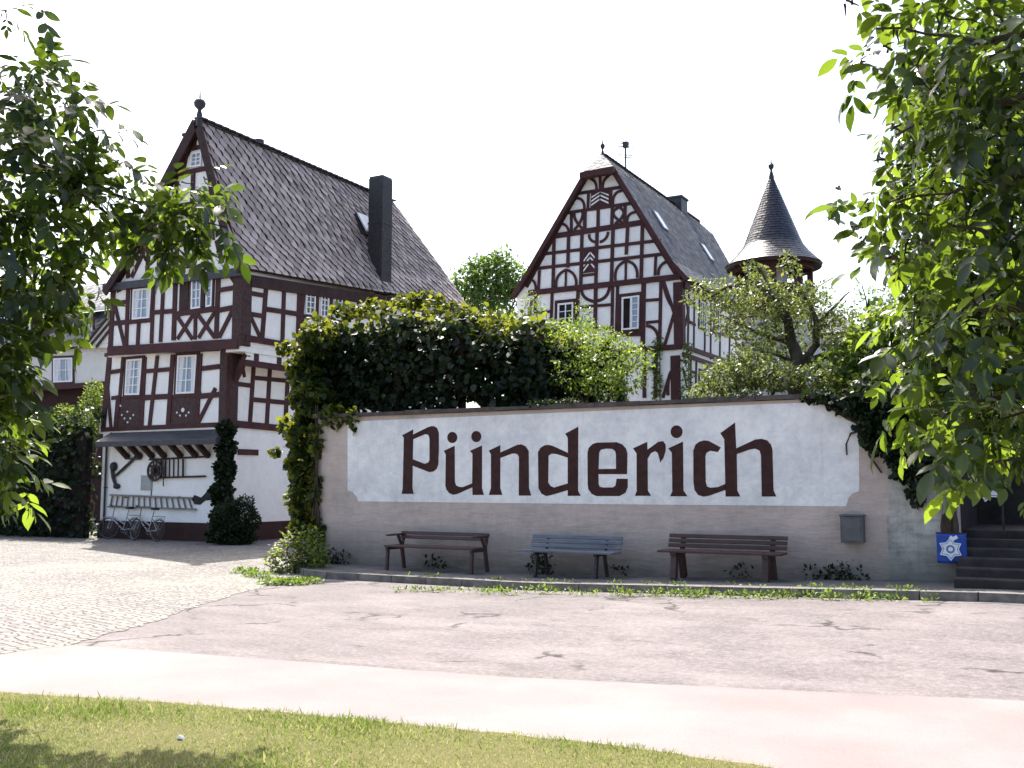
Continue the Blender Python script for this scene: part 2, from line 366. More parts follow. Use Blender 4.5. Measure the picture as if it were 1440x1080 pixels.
# ================================================================== GROUND
def sheet(name, pts, z, mat, kind='structure'):
    t = tessellate_polygon([[Vector((p[0], p[1], 0)) for p in pts]])
    return struct(name, MB().add([(p[0], p[1], z) for p in pts], [f if True else f for f in t]), mat, kind)
def fray(L, step, amt):
    out = []
    for a, b in zip(L, L[1:]):
        n = max(1, int((b-a).length/step))
        for i in range(n): out.append(a.lerp(b, i/n) + Vector((random.uniform(-amt,amt), random.uniform(-amt,amt), 0)))
    return out + [L[-1]]
g = MB(); XS = [-500,-120,-60,-30,-16] + [-9 + .5*i for i in range(19)] + [4,12,60,500]; YS = [-400,-60,-10,3] + [9 + .5*i for i in range(11)] + [18,26,40,80,200,900]
nx = len(XS)
g.add([(x, y, gz(x, y)) for y in YS for x in XS], [(j*nx+i, j*nx+i+1, (j+1)*nx+i+1, (j+1)*nx+i) for j in range(len(YS)-1) for i in range(nx-1)])
struct('road', g, M['road'])
PT = [ground(*p) for p in ((0,921),(48,913),(95,907),(300,922),(720,953),(1100,971),(1440,986))]
PB = [ground(*p) for p in ((0,975),(250,991),(500,1013),(720,1035),(900,1055),(1060,1078))]
PT = [PT[0] + (PT[0]-PT[1])*14] + PT + [PT[-1] + (PT[-1]-PT[-2])*8]
PB = [PB[0] + (PB[0]-PB[1])*9] + PB + [PB[-1] + (PB[-1]-PB[-2])*14]
sheet('footpath', PB + fray(PT, .25, .012)[::-1], .004, M['path'])
sheet('lawn_ground', [(PB[0].x, -30)] + [(p.x, p.y) for p in fray(PB, .12, .022)] + [(PB[-1].x, -30)], .012, M['lawnsoil'])
CE = [ground(*p) for p in ((95,907),(150,893),(205,878),(255,861),(300,846),(345,832),(385,823),(425,817))]
CE = fray(CE, .14, .06)
sheet('cobbled_street', [(p.x, p.y+.02) for p in PT[:3]] + [(p.x, p.y) for p in CE] + [(-14.0,16.9),(-14.0,48),(-80,48),(-80,20)], .006, M['cobble'])
YW = 16.93; XL = hitY(444, 700, YW).x; XR = hitY(1346, 700, YW).x
wk = MB(); kb = MB(); xs = [XL + .3 + (8 - XL) * i / 30 for i in range(31)]
for i in range(30):
    a, b = xs[i], xs[i+1]
    fa, fb = (15.26 + (.9*(1-i/2)**2 if i < 2 else 0)), (15.26 + (.9*(1-(i+1)/2)**2 if i < 1 else 0))
    za, zb = gz(a, 15.3) + .115, gz(b, 15.3) + .115
    wk.add([(a, fa, za), (b, fb, zb), (b, 17.0, zb), (a, 17.0, za)], [(0,1,2,3)])
    d = .004 * random.random(); P = [(a+.008, fa-.13, za+.006+d), (b-.008, fb-.13, zb+.006+d), (b-.008, fb, zb+.006+d), (a+.008, fa, za+.006+d)]
    P += [(x, y, z-.3) for x, y, z in P]
    kb.add(P, [(0,1,2,3),(4,5,1,0),(5,6,2,1),(6,7,3,2),(7,4,0,3)])
struct('walkway', wk, M['walk']); struct('kerb', kb, M['kerb'])
TZ = 2.82
tr = MB(); tr.box(XL+.3, -1.6, YW+.4, 60, -.1, TZ); tr.box(-1.6, 30, 20.2, 60, -.1, TZ); struct('garden_terrace', tr, M['soil'])

# ================================================================== THE NAME WALL
wall = thing('garden_wall', 'long pinkish plastered garden wall with the village name on a white panel', 'wall', (XL, YW, 0))
obj('wall', MB().box(XL, XR, YW, YW+.4, -.2, 3.12), M['wallpink'], wall)
obj('side_wall', MB().box(XL, XL+.3, YW+.4, 60, -.2, 3.10), M['wallpink'], wall)
cp_ = MB(); x = XL - .06
while x < XR:
    x2 = min(x + random.uniform(.5, .9), XR + .03); cp_.box(x + .006, x2, YW-.07, YW+.47, 3.12 + random.uniform(0,.012), 3.20 + random.uniform(-.008,.012)); x = x2
obj('coping', cp_, M['coping'], wall)
def onwall(pts, off): return [(hitY(px, py, YW).x, YW - off, hitY(px, py, YW).z) for px, py in pts]
obj('painted_panel', MB().prism(onwall([(489,593),(850,577.5),(1208,563),(1208.5,691),(1199,694),(1193,701),(1190,712),(850,709),(504,705),(502,699),(496,692),(489,690)], .0), (0,-.005,0)), M['panel'], wall)
rp = [(1249,596)] + [(1249 + 3*math.sin(i*1.7) + random.uniform(-2,2), 596 + 22*i) for i in range(1,10)] + [(1250,826),(1345.8,834),(1345.8,560),(1249,560)]
obj('rough_plaster_patch', MB().prism(onwall(rp, 0), (0,-.012,0)), M['rough'], wall)
def L1(s): return [(550 + a/5.5385, 580 + b/5.5385) for a, b in s]
def L2(s): return [(790 + a/8, 580 + b/8) for a, b in s]
def L3(s): return [(940 + a/8, 580 + b/8) for a, b in s]
def circ(cx, cy, r, ry=None): return [(cx + r*math.cos(2*math.pi*i/20), cy + (ry or r)*math.sin(2*math.pi*i/20)) for i in range(20)]
letters = [
 ([L1([(90,178),(172,135),(170,175),(290,118),(315,110),(338,111),(358,125),(370,160),(371,280),(366,405),(355,435),(332,456),(300,462),(168,412),(165,590),(175,632),(85,632),(95,590),(103,195)])], [L1([(172,207),(262,168),(285,168),(297,180),(303,205),(303,370),(293,392),(262,403),(168,366)])]),
 ([L1([(415,300),(495,262),(495,540),(505,570),(530,583),(560,585),(635,555),(638,320),(618,300),(708,260),(706,590),(722,640),(638,640),(636,580),(515,632),(485,638),(455,625),(435,600),(427,570),(430,325)]), L1(circ(478,195,36,40)), L1(circ(665,188,36,40))], []),
 ([L1([(765,298),(850,258),(850,315),(985,256),(1015,252),(1045,265),(1070,300),(1072,590),(1090,645),(998,645),(1000,350),(990,325),(965,315),(940,318),(850,352),(848,590),(865,640),(765,640),(782,590),(782,325)])], []),
 ([[(795.6,610),(813.1,600.6),(812.5,690),(816.3,696.9),(799,696.9),(799,688.8),(774.8,695.6),(768.5,697),(762.2,693.8),(758,686.5),(757.3,636),(760.4,630.6),(765.8,627),(771.2,626.2),(777.5,627.7),(799.2,637.4),(799.2,615.2)]], [[(799.1,643.2),(782.9,637.8),(775.7,637.4),(771.2,640.5),(770.6,678.4),(773.9,683.8),(779.3,686.2),(799.0,680.2)]]),
 ([L2([(400,345),(620,340),(680,365),(720,410),(735,460),(732,690),(410,690),(412,810),(425,840),(470,850),(580,848),(610,825),(622,750),(740,750),(738,840),(715,900),(650,935),(390,935),(340,910),(305,860),(298,800),(296,450),(310,400),(350,360)])], [L2([(412,640),(418,450),(440,415),(500,402),(570,405),(605,430),(615,470),(615,638)])]),
 ([L2([(808,405),(960,335),(962,425),(1090,335),(1140,328),(1165,365),(1165,430),(1140,510),(1110,558),(1105,520),(1085,450),(1050,430),(1000,455),(962,520),(965,880),(1000,935),(828,935),(850,890),(848,460)])], []),
 ([L2([(1205,405),(1362,333),(1365,880),(1410,940),(1225,940),(1250,890),(1245,450)]), L2(circ(1293,217,62,66))], []),
 ([L3([(585,395),(555,440),(470,425),(425,450),(412,490),(415,780),(430,835),(470,852),(560,845),(646,805),(646,865),(460,930),(400,942),(340,925),(300,870),(288,780),(286,430),(310,365),(350,335),(400,320),(450,325)])], []),
 ([L3([(590,235),(748,118),(760,410),(980,310),(1050,303),(1110,320),(1150,365),(1165,420),(1178,880),(1210,942),(1055,942),(1048,480),(1030,425),(980,402),(920,410),(765,465),(770,880),(805,942),(648,942),(635,300)])], [])]
def grow(pts, d):
    A = sum(a[0]*b[2] - b[0]*a[2] for a, b in zip(pts, pts[1:] + pts[:1])); sg = 1 if A > 0 else -1; out = []
    for i in range(len(pts)):
        a, b, c = Vector(pts[i-1]), Vector(pts[i]), Vector(pts[(i+1) % len(pts)]); u, v = (b-a).normalized(), (c-b).normalized()
        n = Vector((u.z + v.z, 0, -u.x - v.x))*sg
        out.append(tuple(b + (n.normalized()*d if n.length > .2 else n)))
    return out
for polys, holes in letters:
    m_ = MB()
    for k, p in enumerate(polys): m_.prism(grow(onwall(p, .005), .009), (0,-.0035,0), [grow(onwall(h, .005), -.008) for h in holes] if k == 0 else [])
    obj('letter', m_, M['letter'], wall)

# utility box on the wall
a = hitY(1181,726,YW-.22); b = hitY(1214,764,YW-.22)
ub = thing('wall_box', 'grey sheet metal box fixed to the wall right of the benches', 'wall box', (a.x, YW, b.z))
obj('box_body', MB().box(a.x, b.x, YW-.22, YW-.001, b.z, a.z), M['greybox'], ub, bevel=.008)
obj('lid', MB().box(a.x-.012, b.x+.012, YW-.235, YW-.001, a.z+.001, a.z+.03), M['greybox'], ub, bevel=.006)
obj('door', MB().box(a.x+.03, b.x-.03, YW-.232, YW-.2201, b.z+.03, a.z-.03), M['greybox'], ub, bevel=.004)

# ================================================================== BENCHES (built at the origin facing -Y, then placed)
def bench(label, pL, pR, kind, mat, slats, group):
    Yb = YW - .30                                            # top of backrest stands here
    A = hitY(*pL, Yb); B = hitY(*pR, Yb); Ln = (B - A).length; cx = (A.x + B.x)/2; z0 = gz(cx, 15.9) + .116
    H = min(.84, max(.72, (A.z + B.z)/2 - z0))
    t = thing('bench', label, 'bench', (0,0,0), group)
    lm = M['iron'] if kind == 'cast' else mat; e = Ln/2
    def bk(s): return (.10*s - .05, .46 + (H - .46) * s)     # back line: y, z
    n = slats; top = 1.0; gap = .022
    lo = .10 if kind != 'arm' else .42
    h = ((H - .46) * (1 - lo) - gap*(n-1)) / n
    for i in range(n):
        s = lo + (i + .5) * (1 - lo) / n; y, z = bk(s)
        obj('back_slat', MB().bar((-e, y, z), (e, y, z), .032, h, (0, .2, 1)), mat, t, bevel=.006)
    for i in range(3):
        y = -.45 + i * .15; obj('seat_slat', MB().bar((-e-.02, y, .45), (e+.02, y, .45), .135, .036), mat, t, bevel=.006)
    lx = {'arm': e-.045, 'cast': e-.30, 'block': e-.24}[kind]
    for sx in (-1, 1):
        x = sx*lx
        if kind == 'arm':
            obj('front_leg', MB().bar((x, -.47, .43), (x, -.50, 0), .055, .06, (0,1,0)), lm, t, bevel=.006)
            bl = MB().bar((x, -.02, .44), (x, .07, 0), .055, .065, (0,1,0)); bl.bar((x, bk(-.02)[0]+.04, .44), (x, bk(1)[0]+.04, H-.02), .05, .045, (0,1,0)); obj('back_leg', bl, lm, t, bevel=.006)
            obj('armrest', MB().bar((x, -.50, .655), (x, .02, .66), .07, .035).bar((x, -.15, .645), (x, -.03, .46), .045, .05, (0,1,0)), lm, t, bevel=.006)
            obj('seat_rail', MB().bar((x, -.53, .405), (x, .02, .405), .05, .05), lm, t, bevel=.005)
        else:
            w_ = .05 if kind == 'cast' else .10
            obj('leg', MB().bar((x, -.38, .43), (x, -.46, 0), w_, .09 if kind == 'cast' else .12, (0,1,0)), lm, t, bevel=.01)
            obj('leg', MB().bar((x, -.08, .43), (x, .05, 0), w_, .07 if kind == 'cast' else .12, (0,1,0)), lm, t, bevel=.01)
            obj('back_support', MB().bar((x, bk(0)[0]+.035, .43), (x, bk(.98)[0]+.035, H-.02), w_*.8, .04, (0,1,0)), lm, t, bevel=.006)
            obj('seat_rail', MB().bar((x, -.49, .408), (x, .03, .408), w_, .045), lm, t, bevel=.005)
    t.location = (cx, Yb - .05, z0); t.rotation_euler = (0, 0, R(random.uniform(-.8, .8)))
    return t
GB = 'benches along the wall'
bench('dark brown wooden bench with armrests below the letter P', (565,751), (688,751), 'arm', M['benchbrown'], 2, GB)
bench('blue grey slatted bench on dark iron legs between two brown benches', (750,754), (876,754), 'cast', M['benchblue'], 3, GB)
bench('wide dark brown slatted bench on thick wooden legs next to wall box', (942,752), (1108,752), 'block', M['benchbrown'], 3, GB)

# ================================================================== STEPS, SIGN AND STAR AT THE RIGHT END
x0 = XR + .02; st = thing('stone_steps', 'dark worn stone steps climbing beside the end of the wall', 'steps', (x0, 16, 0))
zb = gz(2, 16) + .115
for i in range(6):
    y = 15.75 + i * .33
    obj('step', MB().box(x0, 5.5, y, y + .40 if i < 5 else 20.1, zb + .122*i - .2, zb + .122*(i+1)), M['stone'], st, bevel=.02)
bw = thing('terrace_wall', 'dark stone retaining wall behind the steps', 'wall', (x0, 20.1, 0))
obj('wall', MB().box(x0-.4, 14, 20.12, 20.5, 0, 3.0), M['stone'], bw); obj('side_wall', MB().box(x0-.4, x0, YW+.41, 20.1, 0, 2.98), M['stone'], bw)
rl = thing('step_railing', 'dark iron railing at the head of the stone steps', 'railing', (x0+1, 17.8, zb+.8))
for i in range(9):
    xx = x0 + .55 + i*.42; obj('baluster', MB().bar((xx, 17.75, zb+.73), (xx, 17.75, zb+1.6), .03, .03), M['iron'], rl)
obj('handrail', MB().bar((x0+.45, 17.75, zb+1.62), (x0+4.2, 17.75, zb+1.62), .05, .05), M['iron'], rl)

def star_pts(cx, cz, r, rin, y, n=6, rot=0):
    return [(cx + (r if k % 2 == 0 else rin)*math.sin(math.pi*k/n + rot), y, cz + (r if k % 2 == 0 else rin)*math.cos(math.pi*k/n + rot)) for k in range(2*n)]
def rosette(mb, cx, cz, r, y, rot=0):
    o = star_pts(cx, cz, r, r*.66, y, 6, rot); i_ = star_pts(cx, cz, r*.86, r*.55, y, 6, rot); mb.prism(o, (0,-.006,0), [i_])
    o = star_pts(cx, cz, r*.80, r*.50, y, 6, rot); hole = [(cx + r*.36*math.cos(2*math.pi*k/20), y, cz + r*.36*math.sin(2*math.pi*k/20)) for k in range(20)]
    mb.prism(o, (0,-.006,0), [hole])
yy = YW-.30; a = hitY(1316.5,750,yy); b = hitY(1360.5,793,yy)
sg = thing('star_cloth', 'blue square cloth with a white lace star at the end of the wall', 'banner', (a.x, yy, b.z))
m_ = MB(); nu = 10
for j in range(nu+1):
    for i in range(nu+1):
        u, v = i/nu, j/nu; m_.v.append((a.x + (b.x-a.x)*u, yy + .012*math.sin(u*7+v*2)*v, b.z + (a.z-b.z)*(1-v) - .01*math.sin(math.pi*u)*(1-v)))
m_.f = [(j*(nu+1)+i, j*(nu+1)+i+1, (j+1)*(nu+1)+i+1, (j+1)*(nu+1)+i) for j in range(nu) for i in range(nu)]
cl = obj('cloth', m_, M['blue'], sg, True); s = cl.modifiers.new('solid', 'SOLIDIFY'); s.thickness = .006
cx, cz = (a.x+b.x)/2 - .015, (a.z+b.z)/2 - .01; rr = (b.x-a.x)*.42
m_ = MB(); rosette(m_, cx, cz, rr, yy-.016); m_.bar((cx+.02, yy-.02, cz+rr*.8), (cx+.10, yy-.02, cz+rr*1.08), .05, .012, (0,1,0)); m_.bar((cx, yy-.019, cz+rr*.8), (cx+.03, yy-.019, cz+rr*1.1), .05, .012, (0,1,0)); obj('lace_star', m_, M['lace'], sg)
m_ = MB(); m_.prism([(cx + rr*.345*math.cos(2*math.pi*k/20), yy-.016, cz + rr*.345*math.sin(2*math.pi*k/20)) for k in range(20)], (0,-.007,0), [[(cx + rr*.25*math.cos(2*math.pi*k/20), yy-.016, cz + rr*.25*math.sin(2*math.pi*k/20)) for k in range(20)]]); obj('ring', m_, M['greyribbon'], sg)
m_ = MB(); m_.prism([(cx + rr*.2*math.cos(2*math.pi*k/16), yy-.016, cz + rr*.2*math.sin(2*math.pi*k/16)) for k in range(16)], (0,-.007,0)); obj('star_centre', m_, M['lace'], sg)
obj('batten', MB().bar((a.x-.01, yy+.02, a.z+.005), (b.x+.01, yy+.02, a.z+.005), .02, .025), M['darktimber'], sg)
c2 = hitY(1389, 686, 17.2)
s2 = thing('hanging_star', 'pale white lace star hanging in the dark above the steps', 'ornament', tuple(c2))
m_ = MB(); rosette(m_, c2.x, c2.z, .22, 17.2, .2); obj('lace_star', m_, M['lace'], s2)
m_ = MB(); m_.prism([(c2.x + .08*math.cos(2*math.pi*k/16), 17.2, c2.z + .08*math.sin(2*math.pi*k/16)) for k in range(16)], (0,-.007,0), [[(c2.x + .05*math.cos(2*math.pi*k/16), 17.2, c2.z + .05*math.sin(2*math.pi*k/16)) for k in range(16)]]); obj('ring', m_, M['greybox'], s2)
m_ = MB(); m_.tube([(c2.x, 17.2, c2.z+.21), (c2.x+.01, 17.25, 3.9)], .006, 5); obj('cord', m_, M['iron'], s2)
a = hitY(1371,645,17.15); b = hitY(1384,654,17.15)
s3 = thing('small_sign', 'small red board with a white stripe hanging over the steps', 'sign', (a.x, 17.15, b.z))
obj('board', MB().box(a.x, b.x, 17.14, 17.16, b.z, a.z), M['red'], s3); zc = (a.z+b.z)/2
obj('stripe', MB().box(a.x+.01, b.x-.01, 17.135, 17.1399, zc-.015, zc+.02), M['lace'], s3)
obj('cord', MB().tube([((a.x+b.x)/2, 17.15, a.z), ((a.x+b.x)/2+.02, 17.18, 3.9)], .006, 5), M['iron'], s3)
# ================================================================== HALF-TIMBERED HOUSES
def zat(X, Y, py):
    fh = X*FH.x + Y*FH.y; y = (540 - py)/FPX
    return CAMZ + fh*(y*cp + sp_)/(cp - y*sp_)
BW = .86
class Fac:
    """a facade plane: traced picture points become points on that wall, at their real size"""
    def __init__(s, axis, c, org=(0,0), sc=1.0): s.axis, s.c, s.org, s.sc = axis, c, org, sc; s.mb = MB(); s.k = 0; s.nrm = Vector((0,-1,0)) if axis == 'Y' else Vector((1,0,0))
    def P(s, x, y, off=0):
        px, py = s.org[0] + x/s.sc, s.org[1] + y/s.sc
        p = hitY(px, py, s.c) if s.axis == 'Y' else hitX(px, py, s.c)
        return p + s.nrm*off
    def crop(s, org, sc): s.org, s.sc = org, sc; return s
    def beam(s, x0, y0, x1, y1, w=.18, dep=.035, mb=None):
        a, b = s.P(x0, y0), s.P(x1, y1); s.beam3(a, b, w, dep, mb)
    def beam3(s, a, b, w, dep=.035, mb=None):
        d = (b - a).normalized(); r = d.cross(s.nrm).normalized()*(w*BW/2); s.k += 1
        e = dep + .0007*(s.k % 23); jw = 1 + random.uniform(-.07, .07)
        (mb or s.mb).prism([a - r, a + r*jw, b + r, b - r*jw], s.nrm*e)
    def beams(s, L, w=.18):
        for q in L: s.beam(*q[:4], q[4] if len(q) > 4 else w)
    def arc(s, pts, w=.15):
        # smooth curve through 3 crop points (quadratic Bezier with the middle one on the curve)
        a, m, b = [s.P(*p) for p in pts]; c = m*2 - (a + b)/2; n = 7; s.k += 1; e = .036 + .0007*(s.k % 23)
        q = [a*(1-t)**2 + c*2*t*(1-t) + b*t*t for t in [i/n for i in range(n+1)]]
        Lf, Rt = [], []
        for i in range(n+1):
            d = (q[min(i+1, n)] - q[max(i-1, 0)]).normalized(); r = d.cross(s.nrm).normalized()*(w*BW*1.1/2); Lf.append(q[i]-r); Rt.append(q[i]+r)
        s.mb.prism(Lf + Rt[::-1], s.nrm*e)
    def poly(s, pts, off, dep): return MB().prism([s.P(x, y, off) for x, y in pts], s.nrm*dep)
    def window(s, parent, q, nx, ny, gl='glass', fw=.055, mu=.028, casing=None, name='window', curtain=False):
        C = [s.P(*p) for p in q]                          # TL TR BR BL
        def bl(u, v): return C[0].lerp(C[1], u).lerp(C[3].lerp(C[2], u), v)
        W = (C[1]-C[0]).length; H = (C[3]-C[0]).length; fu, fv = fw/W, fw/H
        ring = lambda a, b: [bl(a,b), bl(1-a,b), bl(1-a,1-b), bl(a,1-b)]
        m = MB(); m.prism([p + s.nrm*.001 for p in ring(0,0)], s.nrm*.055, [[p + s.nrm*.001 for p in ring(fu,fv)]])
        for i in range(1, nx):
            u = fu + (1-2*fu)*i/nx; k = 1.5 if nx == 2 else 1
            a, b = bl(u, fv), bl(u, 1-fv); r = (C[1]-C[0]).normalized()*mu*k/2; m.prism([a-r+s.nrm*.012, a+r+s.nrm*.012, b+r+s.nrm*.012, b-r+s.nrm*.012], s.nrm*.032)
        for j in range(1, ny):
            v = fv + (1-2*fv)*j/ny; a, b = bl(fu, v), bl(1-fu, v); r = (C[3]-C[0]).normalized()*mu/2; m.prism([a-r+s.nrm*.013, a+r+s.nrm*.013, b+r+s.nrm*.013, b-r+s.nrm*.013], s.nrm*.027)
        wo = obj(name, m, M['frame'], parent)
        obj('pane', MB().prism([p + s.nrm*.002 for p in ring(fu,fv)], s.nrm*.01), M[gl], wo)
        if curtain:
            for u0, u1 in ((fu, .32), (.68, 1-fu)):
                obj('curtain', MB().prism([bl(u0,fv)+s.nrm*.0125, bl(u1,fv)+s.nrm*.0125, bl(u1-(.08 if u0 < .5 else 0),1-fv)+s.nrm*.0125, bl(u0+(.08 if u0 > .5 else 0),1-fv)+s.nrm*.0125], s.nrm*.0012), M['curtain'], wo)
        if casing:
            cu, cv = casing/W, casing/H; o = MB(); o.prism([p + s.nrm*.0005 for p in ring(-cu,-cv)], s.nrm*.045, [[p + s.nrm*.0005 for p in ring(0,0)]]); obj('window_casing', o, M['timber'], wo)
        return wo

def resample(pl, n):
    d = [0]
    for a, b in zip(pl, pl[1:]): d.append(d[-1] + (b-a).length)
    return d
def ruled(front, back):
    """roof surface between two polylines with the same number of points, f(s, v)"""
    df = resample(front, 0); T = [x/df[-1] for x in df]
    def f(s, v):
        i = 0
        while i < len(T)-2 and s > T[i+1]: i += 1
        t = (s - T[i])/(T[i+1] - T[i]); return front[i].lerp(front[i+1], t).lerp(back[i].lerp(back[i+1], t), v)
    return f, df[-1]
def roof_side(name, front, back, wt, rt, mat, parent, outward, lift=.022, under='darktimber', thick=.12, gapw=.97):
    f, Ls = ruled(front, back); V, F, A = [], [], []; nr = int(Ls/rt)
    sag = lambda s, v: 0
    def nr_(s, v):
        a = f(min(s+.01, 1), v) - f(max(s-.01, 0), v); b = f(s, min(v+.02, 1)) - f(s, max(v-.02, 0)); n = a.cross(b).normalized(); return n if n.dot(outward) > 0 else -n
    for r in range(nr + 1):
        s0 = r*rt/Ls; row = (f(min(s0,1), 0) - f(min(s0,1), 1)).length; nc = max(2, int(row/wt))
        for c in range(-1, nc + 1):
            vc = (c + .5 + (.5 if r % 2 else 0))/nc; hw = .5/nc*gapw
            if vc < -hw*.4 or vc > 1 + hw*.4: continue
            js = random.uniform(-.06, .06)*rt/Ls; l = random.uniform(.6, 1.5)*lift
            q = [(s0 - rt/Ls*.25, vc-hw, .004), (s0 - rt/Ls*.25, vc+hw, .004), (s0 + rt/Ls*.75 + js, vc+hw, l*.9), (s0 + rt/Ls*1.5 + js, vc+hw*random.uniform(-.1,.25), l*1.2), (s0 + rt/Ls*.75 + js, vc-hw, l*.8)]
            n = nr_(min(max(s0,0),1), min(max(vc,0),1)); b = len(V)
            for s_, v_, h in q: V.append(f(min(max(s_,0), 1.012), min(max(v_,0),1)) + n*h)
            F.append(tuple(range(b, b+5))); A += [random.random()]*5
    org = ORG[root_of(parent).name]; me = bpy.data.meshes.new(name); me.from_pydata([tuple(v - org) for v in V], [], F)
    at = me.attributes.new('var', 'FLOAT', 'POINT'); at.data.foreach_set('value', A); me.materials.append(M[mat]); o = link(bpy.data.objects.new(name, me), parent)
    m = MB(); S_ = sorted(set([i/14 for i in range(15)] + [x/resample(front,0)[-1] for x in resample(front,0)])); nv = 24; K = nv+1; n2 = len(S_)*K
    for off in (-.008, -thick):
        for s_ in S_:
            for j in range(K): m.v.append(f(s_, j/nv) + nr_(s_, j/nv)*off)
    for i in range(len(S_)-1):
        for j in range(nv):
            q = (i*K+j, i*K+j+1, (i+1)*K+j+1, (i+1)*K+j); m.f.append(q); m.f.append(tuple(x+n2 for x in q[::-1]))
    rim = [j for j in range(K)] + [i*K+nv for i in range(1, len(S_))] + [(len(S_)-1)*K+j for j in range(nv-1, -1, -1)] + [i*K for i in range(len(S_)-2, 0, -1)]
    for a_, b_ in zip(rim, rim[1:] + rim[:1]): m.f.append((a_, b_, b_+n2, a_+n2))
    obj('roof_deck', m, M[under], o); return o

# ------------------------------------------------------------------ the tall house on the left
Y1, Y2 = 22.9, 22.65; X1 = -22.3; X2 = hitY(341,420,Y2).x; XL1 = hitY(141,606,Y1).x; XL2 = hitY(153,470,Y2).x
YB = 36.2
LH = thing('timber_house', 'tall half timbered house with steep brown slate roof and bikes against its white base', 'house', ((X1+XL1)/2, Y1, 0), 'half timbered houses')
zg = hitY(310,604,Y1).z; z1 = zat(X2, Y2, 486); ov = .25
ap = hitY(277,166,Y2-ov); ke = hitY(316,322,Y2-ov); ee = hitY(338,375,Y2-ov); el = hitY(146,407,Y2-ov); kl = hitY(172,365,Y2-ov)
bp = hitX(553,284,ap.x); bk_ = hitX(633,394,ke.x); be = hitX(657,430,ee.x)
body = MB()
body.box(XL1+.15, X1, Y1, YB, .0, zg); body.prism([(hitY(139,604,Y1).x, Y1, zg), (X1, Y1, zg), (X1, Y1, z1), (hitY(154,500,Y1).x, Y1, z1)], (0, YB-Y1, 0))
body.box(XL2, X2, Y2, YB-.02, z1, ee.z-.1)
body.prism([(el.x+.3, Y2, ee.z-.1), (X2, Y2, ee.z-.1), (min(X2-.1, ke.x-.16), Y2, ke.z-.22), (ap.x, Y2, ap.z-.3), (kl.x+.2, Y2, kl.z-.1)], (0, bp.y-Y2-.35, 0))
obj('plaster_wall', body, M['white'], LH)
pz = hitY(310,736,Y1).z
obj('plinth', MB().box(XL1+.1, X1+.05, Y1-.05, YB+.05, -.1, pz), M['plinth'], LH)
# gable and second floor front
A_ = Fac('Y', Y2, (120,130), 4.0)
A_.beams([(240,905,700,828,.2),(480,470,690,425,.18),(395,665,760,600,.2),(560,327,665,303,.16),
 (240,925,243,1045),(338,885,262,1040),(358,890,350,1025),(418,880,415,1015),(455,870,440,1010),(520,862,512,1000),(580,858,570,990),(634,850,590,990),(692,840,672,972),(742,832,772,960),(790,870,802,950,.14),
 (575,330,548,470,.2),(675,310,690,440,.2),(520,480,505,650),(610,455,605,620),(700,440,715,610),(430,690,418,880),(490,670,482,870),(560,655,552,860),(640,640,636,845),(715,625,718,830),(420,690,330,890,.15),(760,640,770,740,.15),(345,770,320,900),(620,215,618,310,.14),(470,490,440,560,.14),(548,240,640,225,.12)])
A_.beams([(618,160,152,1062,.26),(652,165,860,945,.2)])
gw = A_.window(LH, [(600,342),(660,330),(656,415),(594,425)], 2, 3)
A_.window(LH, [(572,700),(612,692),(606,780),(566,790)], 2, 3, 'glassdark')
obj('timber_frame', A_.mb, M['timber'], LH)
B_ = Fac('Y', Y2, (120,370), 4.235)
B_.beams([(170,155,152,500,.24),(258,145,246,495),(410,130,396,478,.16),(468,125,450,470,.16),(540,115,528,460,.2),(795,85,782,450,.2),
 (172,242,252,230,.15),(165,360,392,338,.18),(395,295,535,286,.16),(322,348,314,488,.16),(180,255,236,490,.15),
 (535,305,795,272,.18),(660,300,656,455,.14),(550,318,640,452,.14),(645,308,552,452,.14),(672,305,772,442,.14),(772,295,678,445,.14),
 (800,162,890,148,.16),(798,282,890,264,.18),(800,442,888,268,.15),(285,148,405,132,.14),(870,85,895,120,.1),(190,170,215,160,.1)])
bm = MB(); B_.beam(140,526,915,480,.36,.07,bm); obj('sill_beam', bm, M['timber'], LH)
eb = MB(); eb.prism([(hitY(150,402,Y2).x, Y2-.16, hitY(150,402,Y2).z-.2), (X2+.1, Y2-.16, ee.z-.24), (X2+.1, Y2-.16, ee.z+.0), (hitY(150,402,Y2).x, Y2-.16, hitY(150,402,Y2).z+.02)], (0,.158,0)); obj('gable_cornice', eb, M['slateband'], LH, bevel=.02)
B_.window(LH, [(290,158),(400,146),(388,328),(284,338)], 2, 3, casing=.10, curtain=True)
wb = B_.window(LH, [(638,102),(698,94),(692,268),(634,276)], 2, 3, casing=.08)
B_.window(LH, [(726,92),(764,87),(758,257),(722,264)], 1, 3, casing=.07)
obj('shutter', B_.poly([(568,118),(620,108),(615,292),(562,298)], .002, .04), M['darktimber'], LH)
obj('shutter', B_.poly([(700,96),(722,93),(718,262),(694,266)], .05, .03), M['darktimber'], LH)
obj('timber_frame', B_.mb, M['timber'], LH)
obj('corner_post', MB().box(X2-.36, X2+.05, Y2-.06, Y2+.36, z1, ee.z-.12), M['carved'], LH, bevel=.03)
